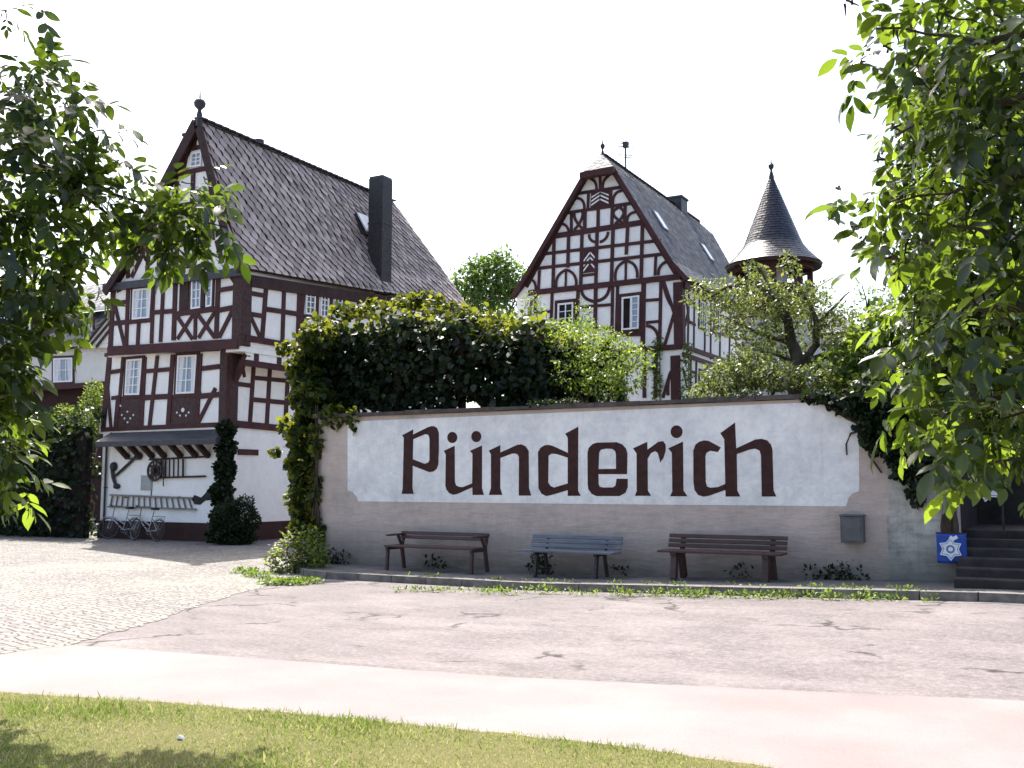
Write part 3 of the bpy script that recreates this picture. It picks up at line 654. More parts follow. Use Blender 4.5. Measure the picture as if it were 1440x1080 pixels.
# first floor front
C_ = Fac('Y', Y1, (120,370), 4.235)
C_.beams([(148,545,108,985,.26),(228,560,208,800,.16),(132,700,156,985,.14),(205,795,182,985,.2),(356,560,336,985,.2),(432,552,384,980,.17),(525,545,494,980,.2),(688,540,664,975,.2),
 (350,645,520,632,.15),(335,803,510,793,.2),(700,628,800,616,.17),(675,795,805,782,.2),(120,548,800,512,.14),(98,992,800,962,.16),(668,965,778,745,.15),(155,650,222,640,.15),(160,805,205,798,.14),(640,780,690,782,.2)])
for q, ro in (([(185,795),(330,792),(322,985),(168,988)], ((255,885),(222,905),(290,905),(238,925),(272,925),(256,948),(214,850))), ([(508,785),(665,785),(655,972),(495,975)], ((585,875),(550,890),(620,890),(568,908),(604,908)))):
    cpn = obj('carved_panel', C_.poly(q, .001, .02), M['carved'], LH)
    for k_, (cx, cy) in enumerate(ro):
        p = C_.P(cx, cy); rr_ = .07 if (cx, cy) == (585,875) else .035
        obj('rosette', MB().prism([p + Vector((rr_*math.cos(2*math.pi*k/8), -.022, rr_*math.sin(2*math.pi*k/8))) for k in range(8)], (0,-.014,0)), M['cream'] if k_ != 99 else M['cream'], cpn)
C_.window(LH, [(252,576),(345,568),(328,785),(240,787)], 2, 4, casing=.09, curtain=True); C_.window(LH, [(556,552),(670,546),(655,775),(545,780)], 2, 3, casing=.10, curtain=True)
obj('timber_frame', C_.mb, M['timber'], LH)
obj('corner_post', MB().box(X1-.42, X1+.05, Y1-.06, Y1+.3, zg-.05, z1-.02), M['carved'], LH, bevel=.03)
# side: second floor
D_ = Fac('X', X2, (120,370), 4.235)
D_.beams([(975,90,968,300,.16),(1078,92,1050,460,.2),(1183,112,1170,490,.18),(1275,125,1262,505,.22),(985,180,1078,196,.16),(980,303,1068,318,.16),(1078,275,1275,305,.18),(978,310,1042,450,.14),(965,300,955,450,.16),(1000,90,1015,120,.1)])
D_.crop((300,180), 3.6)
D_.beams([(455,810,440,980,.22),(526,820,520,985,.16),(596,835,590,990,.16),(662,848,655,1000,.2),(735,862,728,1010,.18),(805,875,798,1020,.18),(865,885,860,1040,.18),(455,815,665,850,.14),(455,955,665,975,.16),(670,940,1000,985,.18)])
for q in ([(466,816),(514,822),(510,948),(462,942)], [(541,832),(582,838),(578,962),(537,956)], [(609,845),(650,852),(646,975),(605,968)]): D_.window(LH, q, 2, 4, 'glassdark')
e1 = hitX(656,432,X2); Yk = YB-.3
fl = MB(); D_.beam3(Vector((X2, Y2+.3, ee.z-.32)), Vector((X2, Yk, be.z-.30)), .42, .06, fl); obj('eave_beam', fl, M['darktimber'], LH)
s1 = D_.crop((120,370),4.235).P(945,445); s2_ = D_.P(1400,525); sl = s2_ - s1
fl = MB(); D_.beam3(s1, s1 + sl*(Yk - s1.y)/sl.y, .22, .06, fl); obj('sill_beam', fl, M['timber'], LH)
for i in range(6): D_.beams([(1290 + i*110, 330 + i*20, 1285 + i*110, 520 + i*30)])
obj('timber_frame', D_.mb, M['timber'], LH)
# jetty joists and first floor side
E_ = Fac('X', X1, (120,370), 4.235)
E_.beams([(850,550,842,940,.18),(905,560,885,950,.16),(1003,570,978,955,.18),(1100,575,1078,965,.18),(1208,590,1188,975,.2),(1310,600,1295,985,.18),(845,712,1000,732,.16),(1000,683,1210,702,.16),(988,812,1200,832,.17),(1200,702,1420,730,.16),(1200,832,1420,860,.16),(925,640,885,700,.14),(925,560,945,680,.12)])
fl = MB(); E_.beam(842,952,1420,1010,.24,.05,fl); obj('sill_beam', fl, M['timber'], LH)
fl = MB(); E_.beam(850,530,1420,605,.22,.05,fl); obj('wall_plate', fl, M['timber'], LH)
obj('timber_frame', E_.mb, M['timber'], LH)
y = Y1 + .35
while y < YB - .5:
    obj('jetty_joist', MB().box(X1+.052, X2-.02, y, y+.2, z1-.38, z1-.17), M['timber'], LH, bevel=.015); y += 1.02
obj('jetty_beam', MB().box(X2-.20, X2-.04, Y2+.3, YB-.1, z1-.56, z1-.385), M['timber'], LH); obj('jetty_infill', MB().box(X2-.13, X2-.05, Y2+.3, YB-.1, z1-.384, z1-.165), M['white'], LH)
obj('jetty_soffit', MB().box(X1, X2-.01, Y2+.02, YB-.05, z1-.16, z1-.002), M['white'], LH)
bmB = MB(); bmB.bar((X1+.06, Y1+.12, z1-.95), (X2-.1, Y1+.12, z1-.22), .16, .16); obj('jetty_brace', bmB, M['timber'], LH)
# slate pent roof over the ground floor, with its struts
xa = hitY(137,612,Y1-.55).x; xb = hitY(308,600,Y1-.5).x
zt = zg + .02; zl = zat(xb, Y1-.62, 617)
pr = MB(); pr.prism([(xa, Y1, zt), (xa, Y1-.62, zl), (xa, Y1-.62, zl-.16), (xa, Y1, zl-.06)], (xb-xa, 0, 0)); obj('pent_roof', pr, M['slateband'], LH, bevel=.015)
for px in (172,190,207,224,247,268,285):
    p = hitY(px+9, 640, Y1); obj('strut', MB().bar((p.x, Y1-.02, zl-.50), (p.x, Y1-.50, zl-.10), .15, .15), M['darktimber'], LH, bevel=.015)
E_.crop((120,370),4.235)
tb = hitX(334,635,X1); tc = hitX(362,634,X1); obj('tie_beam', MB().box(X1+.001, X1+.05, tb.y, tc.y, tb.z-.1, tb.z+.08), M['timber'], LH)
# roof
roof_side('roof', [ap, ke, ee], [bp, bk_, be], .36, .235, 'slatebrown', LH, Vector((1,0,.6)), .034, gapw=.80)
bl_ = Vector((el.x, be.y, el.z + (be.z-ee.z))); roof_side('roof', [ap + Vector((-.02,0,0)), kl, el], [bp + Vector((-.02,0,0)), Vector((kl.x, bk_.y, kl.z)), bl_], .6, .4, 'slatebrown', LH, Vector((-1,0,.6)))
rc = MB(); n = 34
for i in range(n):
    a, b = ap.lerp(bp, i/n), ap.lerp(bp, (i+1.12)/n); rc.bar(a + Vector((0,0,.02)), b + Vector((0,0,.045)), .26, .05)
obj('ridge_tiles', rc, M['slateband'], LH)
vb = MB()
for P, Q in ((ap, ke), (ke, ee), (ap, kl), (kl, el)): vb.bar(P + Vector((0,.02,-.12)), Q + Vector((0,.02,-.12)), .06, .26, (0,0,1))
obj('verge_board', vb, M['darktimber'], LH)
fz = ap + Vector((.02, .08, 0))
obj('roof_finial', MB().lathe([(.11,-.25),(.09,.15),(.05,.28),(.17,.40),(.19,.50),(.14,.60),(.03,.66),(.012,.95),(.001,.97)], fz, 12), M['slateband'], LH, True)
def on_roof(px, py, X): return hitX(px, py, X)
cx = ke.x + .15; c = hitX(533,392,cx); zt = zat(cx, c.y, 252)
ch = obj('chimney', MB().box(cx-.32, cx+.32, c.y-.28, c.y+.34, c.z-.6, zt), M['iron'], LH, bevel=.02)
obj('chimney_cap', MB().box(cx-.30, cx+.30, c.y-.26, c.y+.32, zt+.002, zt+.06).box(cx-.335, cx+.335, c.y-.295, c.y+.355, c.z+2.0, c.z+2.06), M['slateband'], ch)
c = hitX(364,214,ap.x-.5); zt = zat(c.x, c.y, 197)
ch = obj('chimney', MB().lathe([(.17,-.8),(.17,zt-c.z),(.12,zt-c.z),(.12,zt-c.z-.2)], c, 14), M['iron'], LH, True)
obj('chimney_collar', MB().box(c.x-.28, c.x+.28, c.y-.25, c.y+.45, c.z-.9, c.z-.02), M['iron'], ch)
f_, L_ = ruled([ap, ke, ee], [bp, bk_, be])
def near(px, py):
    best = None
    for i in range(60):
        for j in range(60):
            p = f_(i/59, j/59); d = p - EYE; zc = d.dot(FW); e = (720 + FPX*d.dot(RT)/zc - px)**2 + (540 - FPX*d.dot(UP)/zc - py)**2
            if best is None or e < best[0]: best = (e, p)
    return best[1]
p = near(508, 318); sd = (ke - ap).normalized(); nn = Vector((-sd.z, 0, sd.x)); nn = nn if nn.x > 0 else -nn
sk_ = MB(); sk_.bar(p + nn*.12 - sd*.42, p + nn*.30 + sd*.42, .62, .05, nn); so = obj('skylight', sk_, M['skylight'], LH)
obj('skylight_curb', MB().bar(p + nn*.03 - sd*.42, p + nn*.03 + sd*.42, .66, .16, nn), M['iron'], so)

# ------------------------------------------------------------------ the house in the middle
YC = 38.2; XC = hitY(959,430,YC).x; XA = hitY(727,440,YC).x
MH = thing('timber_house', 'half timbered house with curved gable braces and blue slate roof beside the round tower', 'house', ((XA+XC)/2, YC, 0), 'half timbered houses')
YF = YC - .3
hr = hitY(861,233,YF); hl = hitY(823,240,YF); kr = hitY(944,366,YF); er = hitY(958,389,YF); kL = hitY(737,388,YF); eL = hitY(719,415,YF)
r0 = hitY(847.5,217,YC+.75); xr = r0.x; r1 = hitX(982.5,312,xr); ex = er.x + .2; er = Vector((ex, YF, er.z)); eB = next(q for q in (hitX(982.5 + k, 312 + 1.45*k, ex) for k in range(20, 200)) if q.z < er.z + .12)
def onb(z): t = (r1.z - z)/(r1.z - eB.z); return r1.lerp(eB, t)
hb = onb(hr.z); hb = Vector((hr.x, hb.y, hr.z)); kb_ = onb(kr.z + .1); kb_ = Vector((kr.x, kb_.y, kr.z+.05))
YBm = eB.y - .3
zE = er.z - .15
body = MB(); body.box(XA, XC, YC, YBm, 0, zE); body.prism([(XA-.05, YC, zE), (XC, YC, zE), (kr.x-.15, YC, kr.z-.2), (hr.x-.12, YC, hr.z-.1), (hl.x+.12, YC, hr.z-.1), (kL.x+.25, YC, kL.z)], (0, YBm-YC-.5, 0))
obj('plaster_wall', body, M['white'], MH)
roof_side('roof', [r0, hr, kr, er], [r1, hb, kb_, eB], .26, .17, 'slateblue', MH, Vector((1,0,.6)), .014)
lb = lambda p, q: Vector((p.x, q.y, p.z))
roof_side('roof', [r0 + Vector((-.02,0,0)), hl, kL, eL], [r1 + Vector((-.02,0,0)), lb(hl, hb), lb(kL, kb_), lb(eL, eB)], .6, .4, 'slateblue', MH, Vector((-1,0,.6)), .014)
roof_side('hip_roof', [r0 + Vector((0,-.02,0)), hl + Vector((-.1,-.15,-.08))], [r0 + Vector((.02,-.02,0)), hr + Vector((.1,-.15,-.08))], .26, .17, 'slateblue', MH, Vector((0,-1,.6)), .014)
obj('hip_soffit', MB().bar(hl + Vector((-.15,-.1,-.24)), hr + Vector((.15,-.1,-.24)), .3, .24), M['timber'], MH)
rc = MB(); n = 40
for i in range(n): rc.bar(r0.lerp(r1, i/n) + Vector((0,0,.01)), r0.lerp(r1, (i+1.1)/n) + Vector((0,0,.03)), .24, .04)
obj('ridge_tiles', rc, M['slateband'], MH)
vb = MB()
for P, Q in ((hr, kr), (kr, er), (hl, kL), (kL, eL)): vb.bar(P + Vector((0,.02,-.10)), Q + Vector((0,.02,-.10)), .07, .18)
obj('verge_board', vb, M['timber'], MH)
obj('roof_finial', MB().lathe([(.09,-.2),(.06,.1),(.03,.2),(.10,.32),(.10,.40),(.03,.48),(.01,.7),(.001,.71)], r0, 10), M['iron'], MH, True)
c = hitX(951,306,xr); zt = zat(xr, c.y, 282)
ch = obj('chimney', MB().box(xr-.4, xr+.45, c.y-.5, c.y+.45, c.z-1, zt), M['slateband'], MH, bevel=.02)
obj('chimney_cap', MB().box(xr-.45, xr+.5, c.y-.55, c.y+.5, zt+.002, zt+.1), M['slateblue'], ch)
f_, L_ = ruled([r0, hr, kr, er], [r1, hb, kb_, eB]); sd = (kr - hr).normalized(); nn = Vector((-sd.z, 0, sd.x)); nn = nn if nn.x > 0 else -nn
for px, py in ((928,311),(994,356)):
    p = near(px, py); so = obj('skylight', MB().bar(p + nn*.06 - sd*.45, p + nn*.06 + sd*.45, .5, .06, nn), M['skylight'], MH); obj('skylight_curb', MB().bar(p + nn*.01 - sd*.5, p + nn*.01 + sd*.5, .6, .06, nn), M['iron'], so)
BW = .78
G_ = Fac('Y', YC, (700,190), 4.0)
G_.beams([(505,215,160,855,.26),(635,180,1010,790,.26),(455,328,705,292,.17),(395,437,750,384,.17),(300,572,835,488,.30),(250,670,920,592,.17),(205,752,945,668,.17),
 (577,205,577,320,.15),(512,315,508,415,.16),(638,300,636,400,.16),(415,432,415,555,.16),(492,418,490,540,.2),(566,408,565,525,.18),(646,396,642,512,.18),(718,390,714,500,.18),
 (318,572,312,865,.19),(400,560,395,745,.19),(475,545,468,850,.19),(560,535,553,835,.19),(650,522,640,830,.19),(732,512,724,672,.19),(815,495,808,805,.19),
 (235,760,230,880,.17),(890,680,885,790,.15),(385,760,382,860,.13),(722,705,720,815,.13),(480,790,550,782,.14)], .18)
for q in ([(478,235),(540,255),(556,310)], [(640,218),(600,255),(592,305)], [(440,355),(478,370),(488,420)], [(700,312),(660,335),(648,388)], [(348,500),(385,510),(402,552)], [(782,432),(740,450),(728,492)],
          [(515,558),(525,590),(560,605)], [(622,545),(608,582),(575,602)], [(330,858),(340,795),(388,758)], [(388,758),(432,790),(442,850)], [(663,818),(672,750),(722,708)], [(722,708),(772,735),(786,802)],
          [(905,788),(915,740),(958,708)], [(958,708),(985,730),(1002,775)], [(172,812),(205,825),(216,872)], [(432,432),(440,480),(482,530)], [(478,430),(470,480),(430,535)], [(668,400),(710,440),(660,500)], [(700,400),(650,440),(705,495)]): G_.arc(q, .13)
for q, n in (([(525,325),(630,310),(628,398),(522,412)], 4), ([(484,640),(560,630),(556,768),(480,778)], 5)):
    hp = obj('herringbone_panel', G_.poly(q, .002, .02), M['timber'], MH); m = MB(); C = [G_.P(*p, .022) for p in q]
    bl = lambda u, v: C[0].lerp(C[1], u).lerp(C[3].lerp(C[2], u), v)
    for k in range(-1, n + 1):
        v = -.04 + k*1.0/n
        for u0, u1, s in ((.04, .47, 1), (.53, .96, -1)):
            va, vb_ = (v + .30, v + .0) if s == 1 else (v, v + .30)
            pts = [(u0, va), (u1, vb_), (u1, vb_ + .42/n), (u0, va + .42/n)]; pts = [(u, min(max(t, .03), .97)) for u, t in pts]
            if abs(pts[0][1]-pts[3][1]) < .02 or abs(pts[1][1]-pts[2][1]) < .02: continue
            m.prism([bl(u, t) for u, t in pts], G_.nrm*.012)
    obj('white_chevron', m, M['white'], hp)
obj('timber_frame', G_.mb, M['timber'], MH)
H_ = Fac('Y', YC, (720,380), 4.235)
H_.beams([(145,130,138,260,.17),(240,130,235,300,.18),(395,120,388,330,.2),(500,100,495,420,.22),(600,100,596,420,.18),(630,92,622,420,.18),(785,75,780,470,.26),(888,65,880,460,.18),
 (140,255,240,245,.15),(405,220,600,205,.15),(800,180,888,174,.15),(800,312,885,304,.15),(905,70,1000,355,.16),(998,150,908,455,.16),(640,385,780,380,.2),(120,180,100,280,.15),(440,350,600,345,.15),
 (858,480,855,760,.2),(790,590,860,582,.16),(790,480,790,760,.2),(935,640,900,760,.15),(640,480,640,740,.2),(500,480,500,740,.2)])
for q in ([(415,120),(438,165),(492,186)], [(582,100),(560,155),(512,182)], [(800,330),(860,365),(872,455)], [(968,585),(935,640),(930,745)], [(905,65),(918,140),(950,210)]): H_.arc(q, .15)
for q, nx_, cs in (([(275,200),(368,190),(366,330),(272,340)], 2, .14),): H_.window(MH, q, nx_, 3, 'glassdark', casing=cs, fw=.07)
wo = H_.window(MH, [(656,162),(762,150),(758,350),(654,358)], 2, 1, 'darkroom', casing=.14, fw=.07)
q = [H_.P(712,155), H_.P(764,150), H_.P(760,350), H_.P(712,354)]; H_.window(MH, [(714,157),(763,151),(759,349),(714,353)], 1, 5, 'glass', fw=.06, name='open_casement').location.y -= .06
obj('timber_frame', H_.mb, M['timber'], MH)
bm = MB(); H_.beam(100,138,1005,38,.30,.07,bm); obj('wall_plate', bm, M['timber'], MH); bm = MB(); H_.beam(440,500,1012,455,.28,.07,bm); obj('sill_beam', bm, M['timber'], MH)
zm = hitY(957,489,YC).z
obj('corner_post', MB().box(XC-.34, XC+.04, YC-.05, YC+.28, zm, zE), M['timber'], MH); obj('corner_post', MB().box(XC-.5, XC-.1, YC-.05, YC+.02, 2, zm-.3), M['timber'], MH)
I_ = Fac('X', XC, (720,380), 4.235)
I_.beams([(1052,90,1045,450,.2),(1085,100,1080,480,.17),(1150,120,1145,500,.18),(1185,150,1180,530,.18),(1240,180,1235,560,.18),(1300,200,1290,590,.18),(1360,230,1350,610,.18),(1410,250,1400,630,.18),(1440,330,1440,640,.18),(1055,180,1085,195,.15),(1060,310,1090,325,.15),(1030,150,1055,320,.14),(1052,200,1030,330,.14),(1190,360,1440,440,.16),(1190,250,1440,350,.14),
 (1062,530,1058,760,.18),(1095,545,1090,760,.16),(1160,575,1155,760,.18),(1200,590,1200,760,.18),(1280,620,1280,760,.18),(1330,640,1330,760,.18),(1400,670,1400,760,.18),(1015,580,1040,700,.15),(1060,600,1100,615,.14),(1200,660,1440,710,.15)])
for q in ([(1116,180),(1145,195),(1142,345),(1112,335)], [(1205,215),(1232,228),(1230,372),(1202,362)]): I_.window(MH, q, 2, 3, 'glassdark', casing=.1)
for q in ([(1114,600),(1152,615),(1152,748),(1112,745)], [(1290,668),(1322,680),(1322,745),(1290,740)], [(1232,600),(1262,612),(1262,660),(1232,650)]): I_.window(MH, q, 2, 3, 'glassdark', casing=.1)
obj('timber_frame', I_.mb, M['timber'], MH)
for (xa_, ya_, xb_, yb_, w_) in ((1012,452,1440,600,.24), (1012,500,1440,650,.22)):
    bm = MB(); a, b = I_.P(xa_, ya_), I_.P(xb_, yb_); I_.beam3(a, a + (b-a)*(YBm-a.y)/(b.y-a.y), w_, .07, bm); obj('sill_beam', bm, M['timber'], MH)
bm = MB(); I_.beam3(Vector((XC, YC+.1, zE-.1)), Vector((XC, YBm, eB.z-.2)), .35, .12, bm); obj('eave_beam', bm, M['timber'], MH)
# aerial on the roof
c = hitX(880,242,xr+.1); zt = zat(c.x, c.y, 199)
an = thing('roof_aerial', 'thin television aerial mast on the ridge of the blue slate roof', 'aerial', tuple(c))
obj('mast', MB().tube([c + Vector((0,0,-.5)), Vector((c.x, c.y, zt))], .04, 6), M['iron'], an)
for k, (dz, L) in enumerate(((.02,.22),(.10,.30),(.24,.5),(.62,.42),(.72,.34))): obj('element', MB().bar((c.x-L*.6, c.y-L*.5, zt-dz), (c.x+L*.6, c.y+L*.5, zt-dz), .03, .03), M['iron'], an)
obj('amplifier', MB().box(c.x-.10, c.x+.12, c.y-.1, c.y+.1, zt-.28, zt-.03), M['iron'], an)

# ------------------------------------------------------------------ the round tower
TC = atD(1088, 378, 33.0); TC = Vector((TC.x, TC.y, 0)); tz = lambda py: zat(TC.x, TC.y, py)
RT_ = thing('round_tower', 'round tower with a pointed slate cone roof on wooden posts', 'tower', tuple(TC))
ze, za = tz(374), tz(247); rad = 66/FPX*33.0*1.0
prof = []; rows = 34
def rr_(t): return rad*(.02 + .56*t/.74 if t < .74 else .58 + .42*((t-.74)/.26)**1.3)*1.0
V, F, A = [], [], []; N = 56
for i in range(rows):
    t0, t1 = i/rows, (i+1.25)/rows
    for k in range(N):
        if i < 6 and k % 2: continue
        st_ = 2 if i < 6 else 1; a0 = 2*math.pi*(k + (.5 if i % 2 else 0))/N; a1 = a0 + 2*math.pi*st_/N*.985; b = len(V); l = .012 + random.random()*.012
        for a, t, e in ((a0,t0,0),(a1,t0,0),(a1,min(t1,1),l),(a0,min(t1,1),l*.8)):
            r = rr_(t) + e; V.append((r*math.cos(a), r*math.sin(a), za + (ze-za)*t + e*.3))
        F.append((b,b+1,b+2,b+3)); A += [random.random()]*4
me = bpy.data.meshes.new('cone_roof'); me.from_pydata(V, [], F); at = me.attributes.new('var','FLOAT','POINT'); at.data.foreach_set('value', A); me.materials.append(M['slatedark']); co = link(bpy.data.objects.new('cone_roof', me), RT_)
pf = [(rr_(i/20) - .012, za + (ze-za)*i/20) for i in range(21)]; pf += [(rad-.02, ze-.10), (rad*.72, ze+.02), (.02, ze+.10)]
obj('roof_deck', MB().lathe(pf, TC, 40), M['darktimber'], co, True)
obj('roof_finial', MB().lathe([(.07,-.3),(.09,-.05),(.05,.1),(.03,.18),(.09,.28),(.09,.36),(.025,.43),(.008,.62),(.001,.63)], TC + Vector((0,0,za)), 10), M['iron'], RT_, True)
zr = tz(408)
for k in range(8):
    a = 2*math.pi*(k + .3)/8; x, y = TC.x + rad*.74*math.cos(a), TC.y + rad*.74*math.sin(a)
    obj('post', MB().box(x-.08, x+.08, y-.08, y+.08, zr-.02, ze+.02), M['timber'], RT_)
obj('head_ring', MB().lathe([(rad*.68,ze-.22),(rad*.82,ze-.22),(rad*.82,ze+.01),(rad*.68,ze+.01),(rad*.68,ze-.22)], TC, 32), M['timber'], RT_)
obj('inner_wall', MB().lathe([(.42, zr-.1), (.42, ze+.1)], TC, 20), M['cream'], RT_)
obj('parapet', MB().lathe([(rad*.66,zr),(rad*.86,zr),(rad*.86,zr-.14),(rad*.80,zr-.16),(rad*.80,zr-1.0),(rad*.66,zr-1.0)], TC, 32), M['timber'], RT_)
obj('tower_wall', MB().lathe([(rad*.76,zr-.2),(rad*.76,2.5)], TC, 32), M['rough'], RT_)

# ------------------------------------------------------------------ other buildings
q = hitY(1165,452,46.0)
ob = thing('outbuilding', 'low outbuilding with a grey slate roof behind the apple tree', 'outbuilding', (q.x, 46, 0))
xa_, xb_ = hitY(1120,450,46).x, hitY(1215,450,46).x; zr_ = hitY(1160,437,48.5).z; ze_ = hitY(1160,470,46).z
obj('wall', MB().box(xa_, xb_, 46, 51, 0, ze_), M['cream'], ob)
roof_side('roof', [Vector((xa_+.6,48.5,zr_)), Vector((xa_-.2,45.7,ze_))], [Vector((xb_-2.0,48.5,zr_)), Vector((xb_+.2,45.7,ze_))], .4, .25, 'slateblue', ob, Vector((0,-1,.6)))
roof_side('roof', [Vector((xb_-2.0,48.52,zr_)), Vector((xb_+.2,45.72,ze_))], [Vector((xb_-2.0,48.6,zr_)), Vector((xb_+.2,51.3,ze_))], .4, .25, 'slateblue', ob, Vector((1,0,.6)))

YN = 30.0; nb = thing('neighbour_house', 'cream house with a dark slate upper floor behind the tall timber house', 'house', (-38, YN, 0))
F_ = Fac('Y', YN); zz = lambda py: hitY(110, py, YN).z; xw0, xw1 = hitY(-160,500,YN).x, -29.2
obj('wall', MB().box(xw0, xw1, YN, YN+9, zz(541), zz(489)), M['cream'], nb)
obj('lower_wall', MB().box(xw0, xw1, YN+.5, YN+9, 0, zz(541)-.001), M['plinth'], nb)
obj('floor_beam', MB().box(xw0, xw1, YN-.08, YN+.2, zz(546), zz(539)), M['timber'], nb)
F_.window(nb, [(76,504),(103,503),(103,537),(76,538)], 3, 2, 'glass', fw=.07, casing=.1, curtain=True)
for q in ([(8,504),(34,503),(34,537),(8,538)],): F_.window(nb, q, 3, 2, 'glass', fw=.07, casing=.1, curtain=True)
zs_, zt_ = zz(489), zz(434)
roof_side('mansard_roof', [Vector((xw0,YN+.9,zt_)), Vector((xw0,YN-.3,zs_))], [Vector((xw1,YN+.9,zt_)), Vector((xw1,YN-.3,zs_))], .4, .22, 'slatedark', nb, Vector((0,-1,.5)))
obj('gutter', MB().bar((xw0, YN+.6, zt_+.03), (xw1, YN+.6, zt_+.03), .14, .12), M['frame'], nb)
roof_side('roof', [Vector((xw0,YN+4.5,zt_+2.3)), Vector((xw0,YN+.7,zt_+.1))], [Vector((xw1,YN+4.5,zt_+2.3)), Vector((xw1,YN+.7,zt_+.1))], .4, .25, 'slatedark', nb, Vector((0,-1,.6)))
W2 = Fac('Y', YN+.25)
for q in ([(104,452),(115,451),(115,474),(104,475)], [(121,451),(131,450),(131,473),(121,474)], [(30,452),(44,451),(44,474),(30,475)]): W2.window(nb, q, 2, 2, 'glassdark', fw=.06, casing=.12)
gf = MB()
for (x_, y_, x2_, y2_) in ((118,488,152,447),(126,488,156,452),(136,488,158,460)): Fac('Y', YN-.35).beam(x_,y_,x2_,y2_,.12,.06,gf)
obj('bargeboard', gf, M['darktimber'], nb)
gp = MB(); P_ = Fac('Y', YN-.30); obj('gable_infill', P_.poly([(117,489),(160,489),(160,440)], 0, .03), M['cream'], nb)

# ================================================================== OLD TOOLS ON THE GROUND FLOOR WALL, BICYCLES
T_ = Fac('Y', Y1, (130,600), 6.857)
def P_off(x, y, o=.06): return T_.P(x, y, o)
yk = thing('ox_yoke', 'dark curved wooden yoke hanging on the white wall left of the cart wheel', 'yoke', tuple(P_off(225,440)))
obj('beam', MB().tube([P_off(*p) for p in ((215,365),(205,420),(215,490),(235,560),(255,590))], [.05,.06,.06,.05,.05], 8), M['iron'], yk, True)
obj('collar', MB().ball(P_off(220,385), .13, 10, 1.15), M['iron'], yk, True); obj('collar', MB().ball(P_off(250,575), .12, 10, .75), M['iron'], yk, True)
pl = thing('old_plough', 'dark old farm tool with a slanting handle below the wall struts', 'farm tool', tuple(P_off(330,390)))
obj('handle', MB().tube([P_off(430,265), P_off(425,300), P_off(330,390), P_off(235,475)], [.03,.045,.05,.04], 7), M['iron'], pl); obj('crossbar', MB().bar(P_off(335,308,.08), P_off(475,312,.08), .04, .06), M['iron'], pl)
ca = thing('old_cart_rack', 'dark cart wheel with a slatted wooden rack hung on the white wall', 'cart rack', tuple(P_off(650,420)))
wc = P_off(625,425,.10); wh = obj('wheel', MB().ring(wc, (0,1,0), .30, .04, 28, 6), M['iron'], ca, True)
obj('brake_drum', MB().bar(wc + Vector((0,.0,0)), wc + Vector((0,.05,0)), .36, .36), M['iron'], wh); obj('hub', MB().bar(wc + Vector((0,-.09,0)), wc + Vector((0,.06,0)), .13, .13), M['darktimber'], wh); sp__ = MB()
for k in range(10): a = 2*math.pi*k/10; sp__.bar(wc, wc + Vector((.29*math.cos(a),0,.29*math.sin(a))), .03, .03)
obj('spokes', sp__, M['darktimber'], wh)
obj('rail', MB().bar(P_off(560,318,.05), P_off(1100,290,.05), .05, .055), M['darktimber'], ca); obj('rail', MB().bar(P_off(660,492,.05), P_off(1100,478,.05), .05, .055), M['darktimber'], ca)
for x in (682,722,762,803,846,892): obj('slat', MB().bar(P_off(x,312,.075), P_off(x-2,488,.075), .06 if x < 740 or x == 892 else .04, .03, (0,1,0)), M['darktimber'], ca)
obj('iron_pin', MB().tube([P_off(700,240,.1), P_off(712,400,.12), P_off(708,575,.1)], .02, 6), M['iron'], ca)
a, b = T_.P(478,470), T_.P(578,612)
mb_ = thing('meter_cabinet', 'small grey meter cabinet on the white wall under the cart wheel', 'cabinet', (a.x, Y1, b.z))
obj('box_body', MB().box(a.x, b.x, Y1-.04, Y1-.001, b.z, a.z), M['greydoor'], mb_); obj('door', MB().box(a.x+.03, b.x-.03, Y1-.05, Y1-.0401, b.z+.03, a.z-.03), M['greydoor'], mb_); obj('conduit', MB().tube([(b.x-.03, Y1-.02, b.z), (b.x-.03, Y1-.02, b.z-.25)], .015, 6), M['iron'], mb_)
dp = T_.P(148,330); dq = T_.crop((130,680),6.857).P(130,330)
dw = thing('downpipe', 'thin dark downpipe at the left corner of the white ground floor', 'downpipe', (dp.x, Y1, 0)); obj('pipe', MB().tube([(dp.x, Y1-.07, zl-.1), (dp.x, Y1-.07, .1)], .035, 8), M['iron'], dw); obj('bracket', MB().box(dp.x-.06, dp.x+.06, Y1-.08, Y1-.001, 1.6, 1.63), M['iron'], dw)
T_.crop((130,680), 6.857)
ld_ = thing('wooden_ladder', 'long pale grey wooden ladder hung lengthways on the white wall above the bicycles', 'ladder', tuple(T_.P(600,180)))
tA, tB, bA, bB = P_off(185,110), P_off(975,140), P_off(165,222), P_off(1010,248)
obj('rail', MB().bar(tA, tB, .06, .05), M['oldwood'], ld_); obj('rail', MB().bar(bA, bB, .06, .05), M['oldwood'], ld_)
for k in range(15): t = .03 + .93*k/14; obj('rung', MB().bar(tA.lerp(tB, t), bA.lerp(bB, t), .035, .045, (0,1,0)), M['oldwood'], ld_)
for px in (330, 850): p = T_.P(px, 200); obj('hook', MB().bar((p.x, Y1-.001, p.z+.22), (p.x, Y1-.1, p.z+.22), .03, .04), M['iron'], ld_)
pch = thing('exposed_stone_patch', 'patch of bare brown stone showing in the white wall beside the ivy', 'wall patch', tuple(T_.P(1100,110)))
pts = [(960,150),(985,110),(1050,135),(1090,95),(1130,40),(1160,0),(1195,-20),(1195,150),(1140,160),(1090,165),(1040,205),(985,200)]
obj('bare_stone', MB().prism([T_.P(x, y, .0) for x, y in pts], (0,-.012,0)), M['stone'], pch)

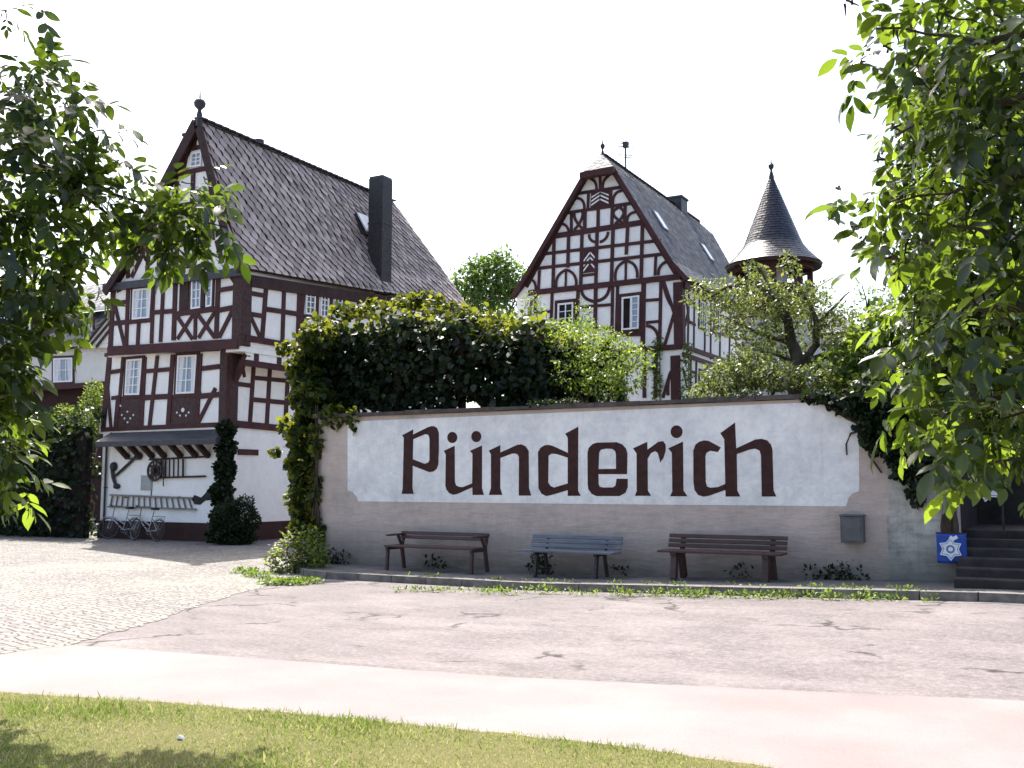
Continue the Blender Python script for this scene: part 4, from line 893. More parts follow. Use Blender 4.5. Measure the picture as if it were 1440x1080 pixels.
def bicycle(label, x, y, rz, paint, steer=.0):
    t = thing('bicycle', label, 'bicycle', (0,0,0), 'bicycles against the house'); r = .335
    for sx in (-1, 1):
        c = Vector((sx*.53, 0, r)); ax = Vector((math.sin(steer), math.cos(steer), 0)) if sx < 0 else Vector((0,1,0)); u = Vector((ax.y, -ax.x, 0))
        wh = obj('wheel', MB().ring(c, ax, r-.03, .012, 32, 6), M['chrome'], t, True); obj('tyre', MB().ring(c, ax, r-.018, .019, 36, 8), M['rubber'], wh, True); s = MB()
        for k in range(18): a = 2*math.pi*k/18; s.bar(c, c + (u*math.cos(a) + Vector((0,0,1))*math.sin(a))*(r-.03), (.003), .003)
        obj('spokes', s, M['chrome'], wh); obj('hub', MB().tube([c - ax*.06, c + ax*.06], .022, 8), M['chrome'], wh)
        obj('mudguard', MB().tube([c + (u*math.cos(a) + Vector((0,0,1))*math.sin(a))*(r+.03) for a in [R(40 + 12*k) for k in range(9)]], .010, 6), paint, wh)
    bb = Vector((.08,0,.29)); st_ = Vector((.20,0,.80)); hd = Vector((-.40,0,.86)); hb = Vector((-.43,0,.70)); rw = Vector((.53,0,r))
    f = MB(); f.tube([bb, st_], .017); f.tube([st_*.35 + bb*.65, hb], .02); f.tube([bb, hb + Vector((.01,0,-.06))], .022); f.tube([hd, hb - Vector((0,0,.06))], .02)
    for s in (-1, 1): f.tube([bb + Vector((0,s*.03,0)), rw + Vector((0,s*.06,0))], .011); f.tube([st_*.8 + bb*.2, rw + Vector((0,s*.06,0))], .010)
    obj('frame', f, paint, t, True)
    k = MB(); [k.tube([hb + Vector((0,0,-.05)), Vector((-.47,s*.055,.5)), Vector((-.53,s*.055,r))], .012) for s in (-1,1)]; obj('fork', k, paint, t, True)
    h = MB(); h.tube([hd, hd + Vector((.01,0,.16))], .014); h.tube([hd + Vector((.20,-.29,.14)), hd + Vector((.02,-.25,.20)), hd + Vector((-.02,0,.17)), hd + Vector((.02,.25,.20)), hd + Vector((.20,.29,.14))], .012)
    hb_ = obj('handlebar', h, M['chrome'], t, True)
    for s in (-1, 1): obj('grip', MB().tube([hd + Vector((.10,s*.273,.165)), hd + Vector((.21,s*.292,.138))], .018), M['rubber'], hb_)
    sd_ = MB(); sd_.tube([st_, st_ + Vector((.02,0,.13))], .013); obj('seat_post', sd_, M['chrome'], t)
    V = MB(); V.prism([(.10,-.02,.95),(.10,.02,.95),(.22,.05,.95),(.34,.09,.95),(.37,.05,.95),(.37,-.05,.95),(.34,-.09,.95),(.22,-.05,.95)], (0,0,.05)); obj('saddle', V, M['rubber'], t, bevel=.015)
    cr = MB(); cr.ring(bb, (0,1,0), .09, .006, 20, 5); cr.bar(bb + Vector((0,.05,0)), bb + Vector((.10,.05,-.14)), .02, .015, (0,1,0)); cr.bar(bb - Vector((0,.05,0)), bb - Vector((.10,.05,-.14)), .02, .015, (0,1,0)); obj('crank', cr, M['chrome'], t)
    obj('pedal', MB().box(.13,.23,.05,.15,.14,.165), M['rubber'], t); obj('pedal', MB().box(-.07,.03,-.15,-.05,.42,.445), M['rubber'], t)
    ck = MB(); ck.box(.25,.72,-.06,.06,.74,.755); ck.tube([(.70,.05,.745),(.55,.06,r)], .007, 6); ck.tube([(.70,-.05,.745),(.55,-.06,r)], .007, 6); obj('carrier', ck, M['chrome'], t)
    t.location = (x, y, .012); t.rotation_euler = (R(-7), 0, rz); return t
def gx(px, Y): return hitY(px, 745, Y).x
bicycle('silver bicycle leaning against the house, nearer the downpipe', gx(169, Y1-.33), Y1-.33, R(4), M['silverpaint'], -.5)
bicycle('silver bicycle with black saddle standing in front of another one', gx(206, Y1-.75), Y1-.78, R(-4), M['silverpaint'], .15)
# ================================================================== PLANTS
def B(px, py, D, r, ry=None, rz=None):
    """a foliage clump centred on a traced picture point at distance D; radii in photo pixels there"""
    c = atD(px, py, D); k = D/FPX; return (c, (r*k, (ry or r)*k, (rz or r)*k))

# --- walnut trees close to the camera, trunks outside the frame
def walnut(label, base, top, blobs, limbs, n, name='walnut_tree', size=.13, extra=(), far=None, outer=None):
    t = thing(name, label, 'tree', base, 'walnut trees over the lawn'); m = MB(); b = Vector(base); tp = Vector(top)
    pts = branch(m, b - Vector((0,0,.2)), tp + Vector((0,0,1.2)), .25, .05, 8, .02, 10)
    for L in limbs:
        P = [tp - (tp-b)*L[0]] + [atD(*q) for q in L[1:]]
        sm = [P[0]]
        for a, c in zip(P, P[1:]): sm += wander(a, c, 4, .04)[1:]
        k = len(sm); m.tube(sm, [max(.006, .055*(1 - i/(k-1))**1.3) for i in range(k)], 7)
    for c, r in blobs:                                   # twigs inside each clump
        for _ in range(3): e = c + Vector(randdir(1)[0])*r[0]*.8; m.tube(wander(c + Vector(randdir(1)[0])*r[0]*.4 + Vector((0,0,r[0]*.3)), e, 4, .08), [.007,.006,.005,.004,.002], 5)
    obj('trunk', m, M['bark'], t, True)
    if outer:
        for c, r in outer[0]: m2 = MB(); m2.tube(wander(tp, Vector(c), 5, .05), [.09,.07,.055,.04,.025,.012], 7); obj('limb', m2, M['bark'], t, True)
        walnut_crown('crown', outer[0], outer[1], M['walnut'], t, .13)
    if far: walnut_crown('crown', far[0], far[1], M['walnut'], t, far[2])
    walnut_crown('crown', list(blobs) + list(extra), n, M['walnut'], t, size); return t
LK = 1.27
LB = [(18,120,7,45),(65,130,7,52),(115,180,7.2,46),(45,220,6.8,70),(135,232,7,36),(100,300,7,60),(30,340,6.8,80),(155,300,7.2,34),(200,262,7.3,22),(232,300,7.2,28),(262,268,7.2,22),(290,252,7.2,15),(250,318,7.2,36),(290,312,7.2,30),(275,282,7.2,30),(302,335,7.2,18),(220,335,7.2,24),(195,320,7.2,18),(36,420,6.8,50),(98,378,7,42),(6,490,6.6,42),(26,525,6.6,24),(88,430,7,28),(8,580,6.6,45),(10,420,6.7,50),(4,530,6.6,40),(5,640,6.5,40),(10,300,6.8,45),(34,640,6.5,26),(15,690,6.5,28),(42,685,6.5,18),(4,20,6.5,14),(60,-6,6.5,12),(115,-8,6.5,10)]
LB = [((x-20, y, d, r) if y > 450 else (x, y, d, r)) for x, y, d, r in LB]
LE = [(30,-260,9.5,110),(180,-330,10,110),(-150,-80,9,100),(-80,200,7.5,70),(-80,300,7,110),(-60,500,6.5,80),(-240,0,7.5,130),(-40,640,6.4,60),(-220,250,7,150),(-60,-160,7.5,110),(-260,500,6.5,140)]  # unseen crown clumps above and left of the frame, added to shade the leaves
sc_ = lambda L: [(q[0], q[1], q[2]*LK, q[3]) for q in L]
def fl_(x, y, d): p = atD(x, y, d*LK); return p
b_ = fl_(-420,860,6.6)
walnut('walnut tree with long leaves reaching in from the left across the tall house', (b_.x, b_.y, 0), tuple(fl_(-380,330,6.8)),
  [B(*q) for q in sc_(LB)], [[L[0]] + [(x, y, d*LK) for x, y, d in L[1:]] for L in [(.1,(-100,140,7.2),(60,120,7.1)),(.0,(-60,240,7.2),(110,250,7.1),(200,286,7.2),(320,320,7.2)),(.2,(-60,380,6.9),(60,420,6.8)),(.35,(-60,560,6.6),(30,640,6.5)),(.0,(-150,-60,7),(80,-10,6.5)),(.05,(40,210,7),(150,300,7.2),(240,330,7.2))]], 2900, size=.155, extra=[B(*q) for q in sc_(LE)],
  outer=([B(*q) for q in ((-420,60,8.6,170),(-600,250,8.6,150),(-480,-160,8.8,150),(-330,120,9.4,120))], 1100))
RB = [(1410,60,4.5,75),(1330,40,4.9,60),(1262,40,5,36),(1195,8,5,18),(1290,110,5,48),(1345,150,4.8,65),(1420,190,4.5,75),(1245,75,5,24),(1262,190,5,28),(1310,245,5,55),(1262,290,5,34),(1222,290,5,22),(1200,320,5,12),(1375,300,4.8,70),(1435,330,4.5,65),(1300,355,5,50),(1250,365,5,24),(1350,420,4.8,70),(1290,440,5,40),(1425,460,4.5,70),(1325,500,4.8,60),(1262,520,5,26),(1290,575,5,38),(1370,580,4.7,62),(1430,590,4.5,55),(1325,635,4.8,34),(1272,610,5,20),(1405,650,4.5,28),(1215,340,5,12),(1180,265,5,10),(1210,90,5,12),(1240,225,5,18)]
RE = [(1520,100,4.4,110),(1540,350,4.4,120),(1530,560,4.4,100),(1400,-120,4.8,110),(1250,-110,5,70),(1650,200,4.2,150),(1660,-100,4.5,180),(1450,700,4.4,16)]  # unseen clumps outside the frame, added so the visible crown falls darker
walnut('walnut tree with large bright leaves hanging in from the right edge', (atD(1830,860,4.6).x, atD(1830,860,4.6).y, 0), tuple(atD(1780,150,4.6)),
  [B(*q) for q in RB], [(.0,(1560,40,4.6),(1380,60,4.7),(1230,40,5)),(.1,(1540,240,4.5),(1400,250,4.7),(1260,285,5)),(.3,(1540,420,4.5),(1400,330,4.7),(1290,300,5)),(.4,(1540,560,4.5),(1400,560,4.6),(1290,590,5)),(.2,(1500,130,4.6),(1350,150,4.8),(1260,190,5)),(.45,(1520,640,4.4),(1400,650,4.6)),(.3,(1500,430,4.5),(1350,430,4.8),(1280,480,5))], 1050, size=.105, extra=[B(*q) for q in RE],
  far=([B(*q) for q in ((1330,90,7.4,55),(1400,60,7,60),(1300,160,7.6,42),(1370,170,7.2,60),(1430,200,7,60),(1290,250,7.6,36),(1345,270,7.4,55),(1410,300,7,60),(1285,340,7.6,38),(1340,370,7.4,55),(1410,400,7,60),(1300,430,7.5,34),(1350,470,7.3,55),(1420,510,7,60),(1310,520,7.4,34),(1370,560,7.2,50),(1430,600,7,45),(1330,600,7.3,32),(1380,635,7.2,28),(1500,150,7,90),(1500,420,7,90))], 3300, .088),
  outer=([B(*q) for q in ((1900,-60,4.8,190),(2050,150,4.8,180),(1800,-260,5,190),(1980,-250,4.6,170),(1950,330,4.7,140))], 1500))

# --- grapevine arbour on the terrace, and the vine that hangs over the wall corner
va = thing('grapevine', 'dense grapevine arbour with sunlit leaf tips above the left half of the wall', 'vine', (-11, 18.5, TZ))
def W(px, py, Y, rx, ry, rz): c = hitY(px, py, Y); return (c, (rx, ry, rz))
vb_ = []
for px, py, Y, rx, rz in ((470,470,18.2,.6,.55),(520,462,18.4,.8,.6),(580,458,18.6,.8,.6),(640,462,18.6,.8,.65),(700,470,18.6,.75,.6),(745,490,18.4,.6,.6),(600,440,19,.5,.3),(545,440,18.8,.5,.3),(500,500,17.9,.6,.6),(460,510,17.8,.45,.6),(560,500,18.0,.7,.5),(630,505,18.2,.7,.45),(700,510,18.2,.6,.5),(480,550,17.7,.55,.4),(530,548,17.7,.6,.35),(740,535,18.0,.4,.5),(590,530,17.9,.55,.28),(650,528,18.0,.5,.25),(700,540,18.2,.45,.35),(560,470,20,.9,.5),(650,470,20,.9,.5),(720,480,20,.7,.5),(500,480,19.6,.7,.5),(640,545,20.5,1.2,.35),(760,520,18.2,.3,.5)):
    vb_.append(W(px, py, Y, rx, .9, rz))
tops = [(438,505),(455,478),(490,458),(530,452),(575,447),(640,455),(690,464),(722,474),(745,505)]
def boxcloud(n, size, mat, y0, y1, fill, up, trans=0):
    P = []
    while len(P) < n:
        i = random.randrange(len(tops)-1); t = random.random(); px = tops[i][0] + (tops[i+1][0]-tops[i][0])*t; py = tops[i][1] + (tops[i+1][1]-tops[i][1])*t
        Y = random.uniform(y0, y1); q = hitY(px, py, y0); zt = q.z + .14*math.sin(q.x*4.1+Y*2.3) + .10*math.sin(q.x*9.7+Y*5) + .06*math.sin(q.x*21); zlo = 3.02 + .42*(.5+.5*math.sin(q.x*2.2+.6)) if Y < y0 + .8 else zt - .8
        u = random.random(); z = zt - (zt-zlo)*u if fill else zt + random.uniform(-.12,.12)
        P.append((q.x + random.uniform(-.1,.1) + (Y-y0)*.35, Y + .12*math.sin(z*7+q.x*5), z))
    k = len(P); return leafmesh('foliage', P, randdir(k)*.8 + np.array([0,-.25,-.5]), randdir(k)*.6 + np.array([0,-.35,up]), size*rng.uniform(.6,1.25,k), T_VINE, mat, va)
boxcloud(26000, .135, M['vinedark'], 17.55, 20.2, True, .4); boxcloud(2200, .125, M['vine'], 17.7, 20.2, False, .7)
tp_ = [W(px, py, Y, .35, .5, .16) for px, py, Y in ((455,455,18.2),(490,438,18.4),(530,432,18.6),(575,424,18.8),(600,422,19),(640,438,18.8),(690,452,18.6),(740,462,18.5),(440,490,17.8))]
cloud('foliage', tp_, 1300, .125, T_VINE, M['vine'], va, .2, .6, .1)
for px in (470, 560, 650, 745):
    p = hitY(px, 545, 17.9); obj('arbour_post', MB().bar((p.x, 17.9, TZ-.1), (p.x, 17.9, 4.6), .12, .12), M['darktimber'], va); obj('arbour_beam', MB().bar((p.x, 17.7, 4.66), (p.x, 20.2, 4.66), .1, .12), M['darktimber'], va); obj('arbour_post', MB().bar((p.x+.02, 19.9, TZ-.1), (p.x+.02, 19.9, 4.6), .12, .12), M['darktimber'], va)
st_ = MB()
for px in (500, 585, 600, 690): p = hitY(px, 560, 18.1); st_.tube(wander((p.x, 18.1, TZ-.1), (p.x+random.uniform(-.4,.4), 18.3, 4.5), 6, .06), [.05,.045,.04,.035,.03,.025,.02], 6)
obj('stem', st_, M['bark'], va, True)
cv = thing('climbing_vine', 'bright leafy vine climbing the left corner of the garden wall', 'vine', (XL, YW-.1, 0))
cb = [W(px, py, Y, rx, ry, rz) for px, py, Y, rx, ry, rz in ((445,480,17.3,.35,.5,.4),(430,520,17.3,.3,.5,.4),(440,560,17.2,.45,.5,.45),(425,610,17.2,.3,.4,.45),(428,655,17.2,.32,.4,.45),(425,700,17.1,.3,.35,.45),(428,745,17.1,.3,.35,.4),(432,785,17,.3,.3,.3),(405,490,17.3,.22,.2,.12),(405,600,17.2,.2,.2,.2),(447,620,16.95,.18,.16,.4),(445,690,16.93,.16,.16,.45),(446,750,16.92,.18,.16,.4),(448,795,16.9,.2,.2,.25),(470,585,16.95,.35,.14,.25),(497,590,16.9,.16,.1,.22),(385,635,17.2,.12,.12,.08))]
cloud('foliage', cb, 6400, .13, T_VINE, M['vine'], cv, .45, .4, .5)
m = MB(); b0 = hitY(440, 800, YW-.05)
for k in range(3): m.tube(wander((XL+.05+k*.07, YW-.06-.02*k, 0), (XL+.25+random.uniform(-.3,.4), YW-.05, 3.4), 9, .012), [.045-.004*i for i in range(10)], 6)
obj('stem', m, M['bark'], cv, True)
sh = []                                              # long young shoots standing out of the vine
for k in range(60):
    i = random.randrange(len(tops)-1); t_ = random.random(); q = hitY(tops[i][0] + (tops[i+1][0]-tops[i][0])*t_, tops[i][1] + (tops[i+1][1]-tops[i][1])*t_, 17.6)
    a_ = Vector((q.x + random.uniform(0,.6), 17.6 + random.uniform(0,1.6), q.z)); e_ = a_ + Vector((random.uniform(-.3,.3), random.uniform(-.3,.2), random.uniform(.15,.5)))
    for j in range(9): sh.append(a_.lerp(e_, j/8) + Vector((random.uniform(-.05,.05), random.uniform(-.05,.05), 0)))
kk = len(sh); leafmesh('foliage', sh, randdir(kk) + np.array([0,-.2,.1]), randdir(kk)*.6 + np.array([0,-.3,.6]), .12*rng.uniform(.5,1.2,kk), T_VINE, M['vine'], va, 1, .5 + .5*rng.random(kk))
# --- flowering bush at the wall's foot
p = ground(405, 806); fb = thing('flowering_bush', 'small green bush with pale pink flowers at the foot of the wall corner', 'bush', (p.x, p.y, 0))
bb_ = [((p.x, p.y, .3), (.42,.35,.36)), ((p.x+.35, p.y+.25, .5), (.34,.3,.46)), ((p.x-.28, p.y+.05, .2), (.3,.28,.24)), ((p.x+.55, p.y+.1, .25), (.3,.28,.34)), ((p.x+.1, p.y, .72), (.12,.12,.22)), ((p.x-.15, p.y, .55), (.1,.1,.2))]
cloud('foliage', bb_, 1250, .09, T_OVAL, M['shrub'], fb, .4, .6, .1)
P, d = in_blobs(bb_[:1] + bb_[2:3] + bb_[4:], 130, .95); P[:, 2] += .03; P = P[P[:, 2] > .15]; nf = len(P)
D = np.repeat(randdir(nf), 5, 0)*.3; ang = np.tile(np.arange(5)*2*np.pi/5, nf); D = np.stack([np.cos(ang), np.sin(ang), .3 + 0*ang], 1) + D
fo_ = leafmesh('flower', np.repeat(P, 5, 0), D, np.tile([[0,0,1.]], (nf*5, 1)) + .01, np.full(nf*5, .05), T_OVAL, M['pink'], fb, 1.2); fo_['kind'] = 'stuff'
m = MB()
for _ in range(9): m.tube(wander((p.x+random.uniform(-.1,.4), p.y+random.uniform(-.05,.2), 0), (p.x+random.uniform(-.4,.7), p.y+random.uniform(-.2,.3), .6), 4, .05), [.012,.01,.009,.007,.005], 5)
obj('stem', m, M['bark'], fb)
q = [ground(*s) for s in ((362,812),(385,822),(410,822),(345,806),(430,820))]
G = [((s.x, s.y, .03), (.35,.22,.06)) for s in q]; o = cloud('ground_weeds', G, 1500, .07, T_OVAL, M['weed'], None, .1, 1.5, -.4); o['kind'] = 'stuff'
# --- shrubs on the terrace
def shrub(label, name, cat, blobs, n, size, tm, mat, base, group=None, stems=5, **kw):
    t = thing(name, label, cat, base, group); cloud('foliage', blobs, n, size, tm, mat, t, **kw); m = MB(); c0 = Vector(base)
    for k in range(stems):
        c, r = blobs[k % len(blobs)]; m.tube(wander(c0 + Vector((random.uniform(-.15,.15), random.uniform(-.1,.1), -.05)), Vector(c) + Vector((random.uniform(-.3,.3), 0, .2))*r[0], 6, .06), [.05,.04,.033,.027,.02,.014,.008], 6)
    obj('stem', m, M['bark'], t, True); return t
def W3(L, Y): return [W(px, py, Y + dy, rx, .6, rz) for px, py, dy, rx, rz in L]
shrub('loose yellow green shrub right of the grapevine in front of the gable house', 'garden_shrub', 'shrub', W3(((770,500,0,.5,.5),(810,480,.3,.5,.5),(850,500,0,.55,.55),(885,525,0,.4,.4),(800,530,-.3,.5,.35),(850,540,-.3,.5,.3),(785,470,.6,.35,.3),(770,545,-.2,.4,.25),(898,500,.2,.25,.3)), 18.6), 4200, .085, T_OVAL, M['shrub'], (hitY(820,545,18.6).x, 18.6, TZ), stems=9, shell=.2)
shrub('fine leaved tall shrub rising behind the vine and beside the gable windows', 'garden_shrub', 'shrub', W3(((725,455,0,.4,.3),(760,465,0,.55,.35),(800,470,0,.6,.4),(835,478,0,.5,.4),(870,495,0,.45,.5),(750,430,0,.18,.35),(820,445,0,.15,.35),(700,450,0,.4,.25)), 22), 3600, .10, T_OVAL, M['shrub'], (hitY(800,540,22).x, 22, TZ), stems=8, shell=.1, wid=.6)
shrub('broad sunlit bush on the terrace right of the apple tree', 'garden_shrub', 'shrub', W3(((1210,500,0,.6,.5),(1240,480,.3,.7,.6),(1175,520,-.2,.45,.35),(1265,520,0,.7,.5),(1220,540,-.4,.7,.25),(1255,450,.5,.5,.4),(1300,490,.4,.7,.6)), 19.5), 4200, .10, T_VINE, M['shrub'], (hitY(1230,545,19.5).x, 19.5, TZ), stems=8)
shrub('low leafy bush at the foot of the apple tree behind the wall', 'garden_shrub', 'shrub', W3(((1020,530,0,.5,.3),(1060,520,.2,.55,.4),(1095,530,0,.5,.3),(1150,532,0,.5,.28),(1000,550,0,.4,.18)), 18.8), 4200, .09, T_OVAL, M['apple'], (hitY(1070,548,18.8).x, 18.8, TZ), stems=6)
for k, (px, py) in enumerate(((925,505),(965,515))):
    s = thing('climbing_plant', ('thin leafy climber on the gable wall left of the corner post', 'thin leafy climber at the lower corner post of the gable house')[k], 'climber', (hitY(px,py,YC-.15).x, YC-.15, 3.2), 'climbers on the gable house')
    P0 = hitY(px, py-25, YC-.15); bl2 = [((P0.x + random.uniform(-.12,.12), YC-.15, P0.z - .35*j), (.2,.12,.25)) for j in range(7)]; cloud('foliage', bl2, 420, .13, T_OVAL, M['shrub'], s)
    obj('stem', MB().tube([(P0.x, YC-.06, 2), (P0.x+.05, YC-.06, P0.z)], [.03,.012], 6), M['bark'], s)
# --- apple tree behind the wall
at_ = thing('apple_tree', 'gnarled apple tree with thin foliage in front of the round tower', 'tree', (hitY(1115,552,20).x, 20, TZ)); m = MB(); AY = 20.0
def ap_(px, py, dy=0): return hitY(px, py, AY + dy)
def limb(L, r0, r1):
    P = [ap_(*q) for q in L]; sm = [P[0]]
    for a, b in zip(P, P[1:]): sm += wander(a, b, 3, .05)[1:]
    k = len(sm) - 1; m.tube(sm, [r0 + (r1-r0)*i/k for i in range(k+1)], 8)
limb([(1122,560),(1120,530),(1126,512)], .17, .14); limb([(1126,514),(1112,480),(1108,450),(1085,415),(1060,395),(1020,405),(995,420)], .13, .02); limb([(1128,512),(1148,485),(1148,455),(1140,430),(1120,400),(1112,370)], .09, .015)
limb([(1130,512),(1160,500),(1195,488),(1225,470)], .10, .02); limb([(1112,482),(1070,470),(1030,450)], .06, .012); limb([(1085,415),(1070,380),(1062,372)], .03, .01); limb([(1146,460),(1175,430),(1195,410)], .04, .01); limb([(1126,514),(1095,500),(1050,490)], .05, .012)
obj('trunk', m, M['bark'], at_, True)
cloud('crown', [W(px, py, AY + dy, rx, .8, rz) for px, py, dy, rx, rz in ((1000,405,0,.38,.22),(1040,415,.2,.5,.36),(1080,420,-.2,.5,.4),(1115,430,.2,.5,.42),(1150,440,0,.42,.38),(1060,465,0,.6,.42),(1020,450,.2,.5,.36),(1100,480,.3,.5,.42),(1170,470,.2,.4,.3),(1050,510,0,.55,.3),(1190,490,0,.4,.22),(1065,380,0,.22,.18),(1112,375,0,.12,.28),(985,425,0,.22,.14),(1145,410,.1,.3,.2),(1185,440,.2,.26,.18))], 6800, .09, T_OVAL, M['apple'], at_, .1, .5, .25)
# --- ivy over the right end of the wall
iv = thing('ivy', 'dark ivy hanging over the right end of the garden wall', 'ivy', (hitY(1230,600,YW).x, YW-.1, 3.1))
ib = [W(px, py, Y, rx, .22, rz) for px, py, Y, rx, rz in ((1150,556,16.95,.3,.10),(1185,562,16.9,.35,.16),(1220,560,16.9,.4,.3),(1165,560,16.95,.3,.12),(1200,570,16.9,.35,.2),(1235,580,16.85,.4,.3),(1265,610,16.8,.4,.4),(1290,640,16.8,.35,.35),(1300,600,16.9,.5,.5),(1330,610,16.8,.45,.5),(1285,680,16.8,.16,.25),(1290,700,16.8,.1,.12),(1255,640,16.8,.14,.14),(1270,665,16.8,.14,.14),(1360,600,17,.5,.5),(1400,610,17.2,.5,.5),(1250,545,17.1,.5,.25),(1310,550,17.2,.7,.4),(1380,550,17.6,.7,.5),(1440,580,17.6,.7,.6),(1215,600,16.85,.14,.10),(1232,618,16.85,.12,.12),(1330,650,16.8,.3,.3),(1345,500,17.3,.8,.6),(1420,470,17.3,.9,.8),(1490,500,17.3,.9,.8),(1300,520,17.1,.6,.5),(1400,560,16.9,.8,.5),(1230,615,16.83,.2,.25),(1255,600,16.8,.3,.35))]
cloud('foliage', ib, 12500, .095, T_VINE, M['ivy'], iv, .35, .3, .6)
m = MB()
for L in (((1175,575),(1200,592),(1225,610),(1245,640),(1262,668),(1285,690)), ((1160,568),(1190,588),(1215,600),(1225,603)), ((1215,603),(1196,610),(1190,625),(1191,640)), ((1225,605),(1222,640),(1240,665)), ((1240,600),(1260,640),(1290,690),(1292,705))):
    m.tube([hitY(x, y, YW-.05) for x, y in L], [.022 - .003*i for i in range(len(L))], 6)
obj('stem', m, M['bark'], iv, True)
m = MB(); c = hitY(1334,755,YW-.06)
for k, (xa, xb, r) in enumerate(((1333,1336,.085),(1343,1340,.06),(1327,1330,.04))): m.tube(wander(hitY(xa,786,YW-.08), hitY(xb,640,YW-.1-.03*k), 9, .03), [r*(1.1-.03*i) for i in range(10)], 8)
obj('old_trunk', m, M['bark'], iv, True)
edge = [((x, YW+.15+random.uniform(-.1,.2), 3.24), (.28,.22,.07)) for x in np.arange(hitY(760,565,YW).x, hitY(1180,555,YW).x, .55) if random.random() < .55]
g_ = cloud('wall_top_ivy', edge, 700, .07, T_OVAL, M['ivy'], iv, .2, .8, .1)
# --- weeds by the wall foot and kerb, ivy on the steps
wb_ = [((hitY(px,815,YW-.12).x, YW-.14, gz(0,14)*0 + .22 + gz(hitY(px,815,YW).x, 16)), (.24,.12,r)) for px, r in ((465,.2),(480,.14),(610,.12),(755,.22),(764,.36),(1045,.1),(1150,.12),(1178,.1),(1195,.2),(870,.06))]
o = cloud('wall_foot_weeds', wb_, 620, .085, T_OVAL, M['ivy'], None, .1, .4, -.3); o['kind'] = 'stuff'
kw_ = []
for px in np.arange(560, 1310, 9):
    if random.random() < .72: p = ground(px, 826 + (px-560)*.0165 + random.uniform(5,9)); dn = 1.0 if px > 700 else .6; kw_.append(((p.x, p.y, gz(p.x,p.y)+.04), (.16*random.uniform(.5,1.3),.10,.075*random.uniform(.4,1.5)*dn)))
    if random.random() < .3: p = ground(px, 822 + (px-560)*.0165); kw_.append(((p.x, 15.3, gz(p.x,15.3)+.13), (.14,.06,.04)))
o = cloud('kerb_weeds', kw_, 2500, .055, T_OVAL, M['weed'], None, .1, .9, -.5); o['kind'] = 'stuff'
# --- plants round the tall house
def onY(L, Y): return [W(px, py, Y, rx, ry, rz) for px, py, rx, ry, rz in L]
shrub('narrow dark ivy column climbing the corner of the tall timber house', 'ivy_column', 'ivy', onY(((318,605,.28,.25,.3),(318,630,.3,.3,.35),(316,660,.32,.3,.4),(312,695,.34,.3,.4),(314,730,.4,.35,.5),(310,755,.4,.35,.3)), Y1-.2), 6000, .10, T_VINE, M['ivy'], (hitY(316,760,Y1-.2).x, Y1-.2, 0), stems=4, up=.2)
shrub('clipped round dark bush at the right corner of the tall timber house', 'round_bush', 'bush', onY(((335,730,.62,.6,.68),(330,755,.6,.6,.4),(318,735,.4,.5,.6)), Y1-.6), 11000, .085, T_OVAL, M['ivy'], (hitY(335,765,Y1-.6).x, Y1-.6, 0), stems=5, shell=.7)
hd = thing('ivy_hedge', 'dark ivy covered hedge left of the tall timber house', 'hedge', (-33, 22.4, 0)); xh0, xh1 = hitY(-330,760,22.4).x, hitY(126,760,22.4).x
hb_ = [((x, 22.4 + random.uniform(-.2,.2), z), (.7,.45,.6)) for x in np.arange(xh0, xh1, .9) for z in (.5,1.4,2.3,3.2)] + [((x, 22.4, 3.85 + .2*math.sin(x*2)), (.6,.5,.35)) for x in np.arange(xh0, xh1, .8)]
hb_ = [(c, r) for c, r in hb_ if not (c[0] > xh1 - .5 and c[2] > 4)]
cloud('foliage', hb_, 15000, .15, T_VINE, M['ivy'], hd, .75, .3, .5)
obj('stem', MB().box(xh0, xh1-.4, 22.45, 22.7, 0, 3.6), M['darkroom'], hd)  # filler core, near-black to stand in for shade inside the hedge
shrub('bright yellow green bush between the hedge and the tall timber house', 'garden_shrub', 'shrub', onY(((128,570,.45,.5,.6),(132,548,.3,.4,.4),(124,595,.5,.5,.4)), 25.5), 1700, .10, T_OVAL, M['shrub'], (hitY(128,600,25.5).x, 25.5, 0), stems=5)
shrub('pale leafed plant on top of the hedge below the neighbour window', 'garden_shrub', 'shrub', onY(((92,580,.45,.4,.3),(75,592,.5,.4,.25),(105,598,.5,.4,.2)), 23.6), 1100, .12, T_OVAL, M['shrub'], (hitY(90,610,23.6).x, 23.6, 0), stems=4, wid=.5)
# --- trees further back
def tree(label, blobs, n, size, mat, base, name='broadleaf_tree', group='trees behind the houses', **kw):
    t = thing(name, label, 'tree', base, group); m = MB(); c0 = Vector(base); top = Vector(blobs[0][0])
    m.tube(wander(c0, top, 6, .02), [.28,.25,.22,.18,.14,.1,.06], 8)
    for c, r in blobs: m.tube(wander(c0.lerp(top, random.uniform(.5,.8)), Vector(c), 5, .06), [.1,.08,.06,.045,.03,.015], 6)
    obj('trunk', m, M['bark'], t, True); cloud('crown', blobs, n, size, T_OVAL, mat, t, **kw); return t
def D_(L, D): return [B(px, py, D, r) for px, py, r in L]
tb = atD(690,600,52); tree('full green tree between the two timber houses', D_(((690,400,38),(660,395,26),(650,420,22),(700,380,30),(720,395,26),(735,410,20),(672,378,20),(690,440,40),(645,405,14),(700,365,14),(738,378,8)), 52), 5200, .26, M['tree'], (tb.x, tb.y, 0), shell=.45)
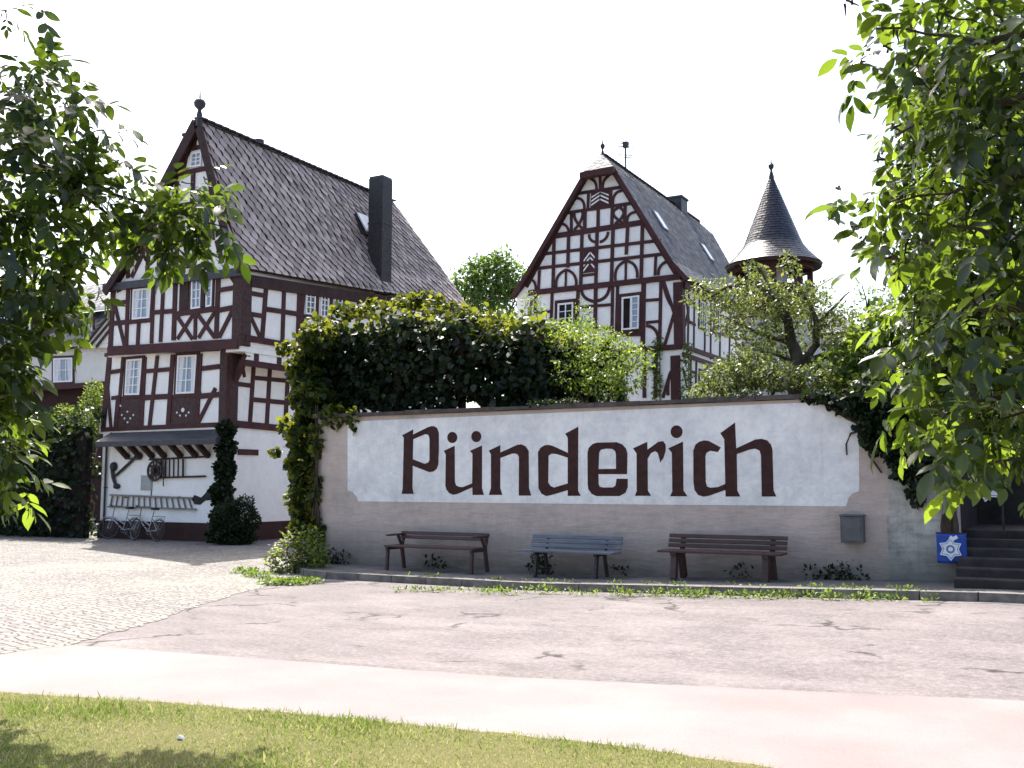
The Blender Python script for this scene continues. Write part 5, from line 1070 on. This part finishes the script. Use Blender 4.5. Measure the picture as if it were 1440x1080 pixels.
tb = atD(1225,600,48); tree('sparse young tree with airy twigs behind the right bush', D_(((1222,420,24),(1195,445,14),(1240,430,22),(1212,400,12),(1255,410,18),(1232,450,20)), 48), 420, .2, M['tree'], (tb.x, tb.y, 0), shell=.1)
tb = atD(1360,600,44); tree('leafy tree far behind the right end of the wall', D_(((1350,470,60),(1300,500,45),(1420,450,80),(1400,530,70),(1280,540,35),(1480,500,80)), 44), 5200, .24, M['tree'], (tb.x, tb.y, 0), shell=.45)
# --- lawn grass
o_n = 190000; xs_ = rng.uniform(-11, 2.5, o_n); ys_ = rng.uniform(3.4, 7.0, o_n)
ex_ = np.array([p.x for p in PB]); ey_ = np.array([p.y for p in PB]); od = np.argsort(ex_); lim = np.interp(xs_, ex_[od], ey_[od]) + .03*np.sin(xs_*9) + .02*np.sin(xs_*23) + .015
pat = np.sin(xs_*2.1 + 1.3*np.sin(ys_*1.7)) * np.cos(ys_*2.6 + xs_*.7); keep = (ys_ < lim) & (rng.random(o_n) < .78 + .22*pat); xs_, ys_, pat = xs_[keep], ys_[keep], pat[keep]; k = len(xs_)
D = np.stack([rng.normal(size=k)*.55, rng.normal(size=k)*.55, np.ones(k)], 1); hh = rng.uniform(.012, .042, k) * np.where(rng.random(k) < .02, 1.9, 1) * (1 + .25*pat)
N_ = randdir(k); N_[:, 2] *= .2
pt2 = np.sin(xs_*5.3+2)*np.cos(ys_*6.1+xs_*2.2); vr = np.clip(.50 - .22*pat + .2*pt2 + .30*rng.normal(size=k), 0, 1)
o = leafmesh('lawn_grass', np.stack([xs_, ys_, np.full(k, .012)], 1), D, N_, hh, T_BLADE, M['grass'], None, .15, vr); o['kind'] = 'stuff'
p = ground(253, 1043); ps = thing('pale_stone', 'small pale stone lying in the short grass', 'stone', (p.x, p.y, .01)); m = MB()
m.lathe([(.001,.0),(.02,.002),(.028,.012),(.022,.022),(.012,.03),(.001,.032)], (p.x, p.y, .012), 9); m.v = [(x + .013*math.sin(z*90+x*60+y*35), y + .012*math.cos(z*70+x*50), z*1.0) for x, y, z in m.v]
obj('stone', m, M['stonepale'], ps, True)
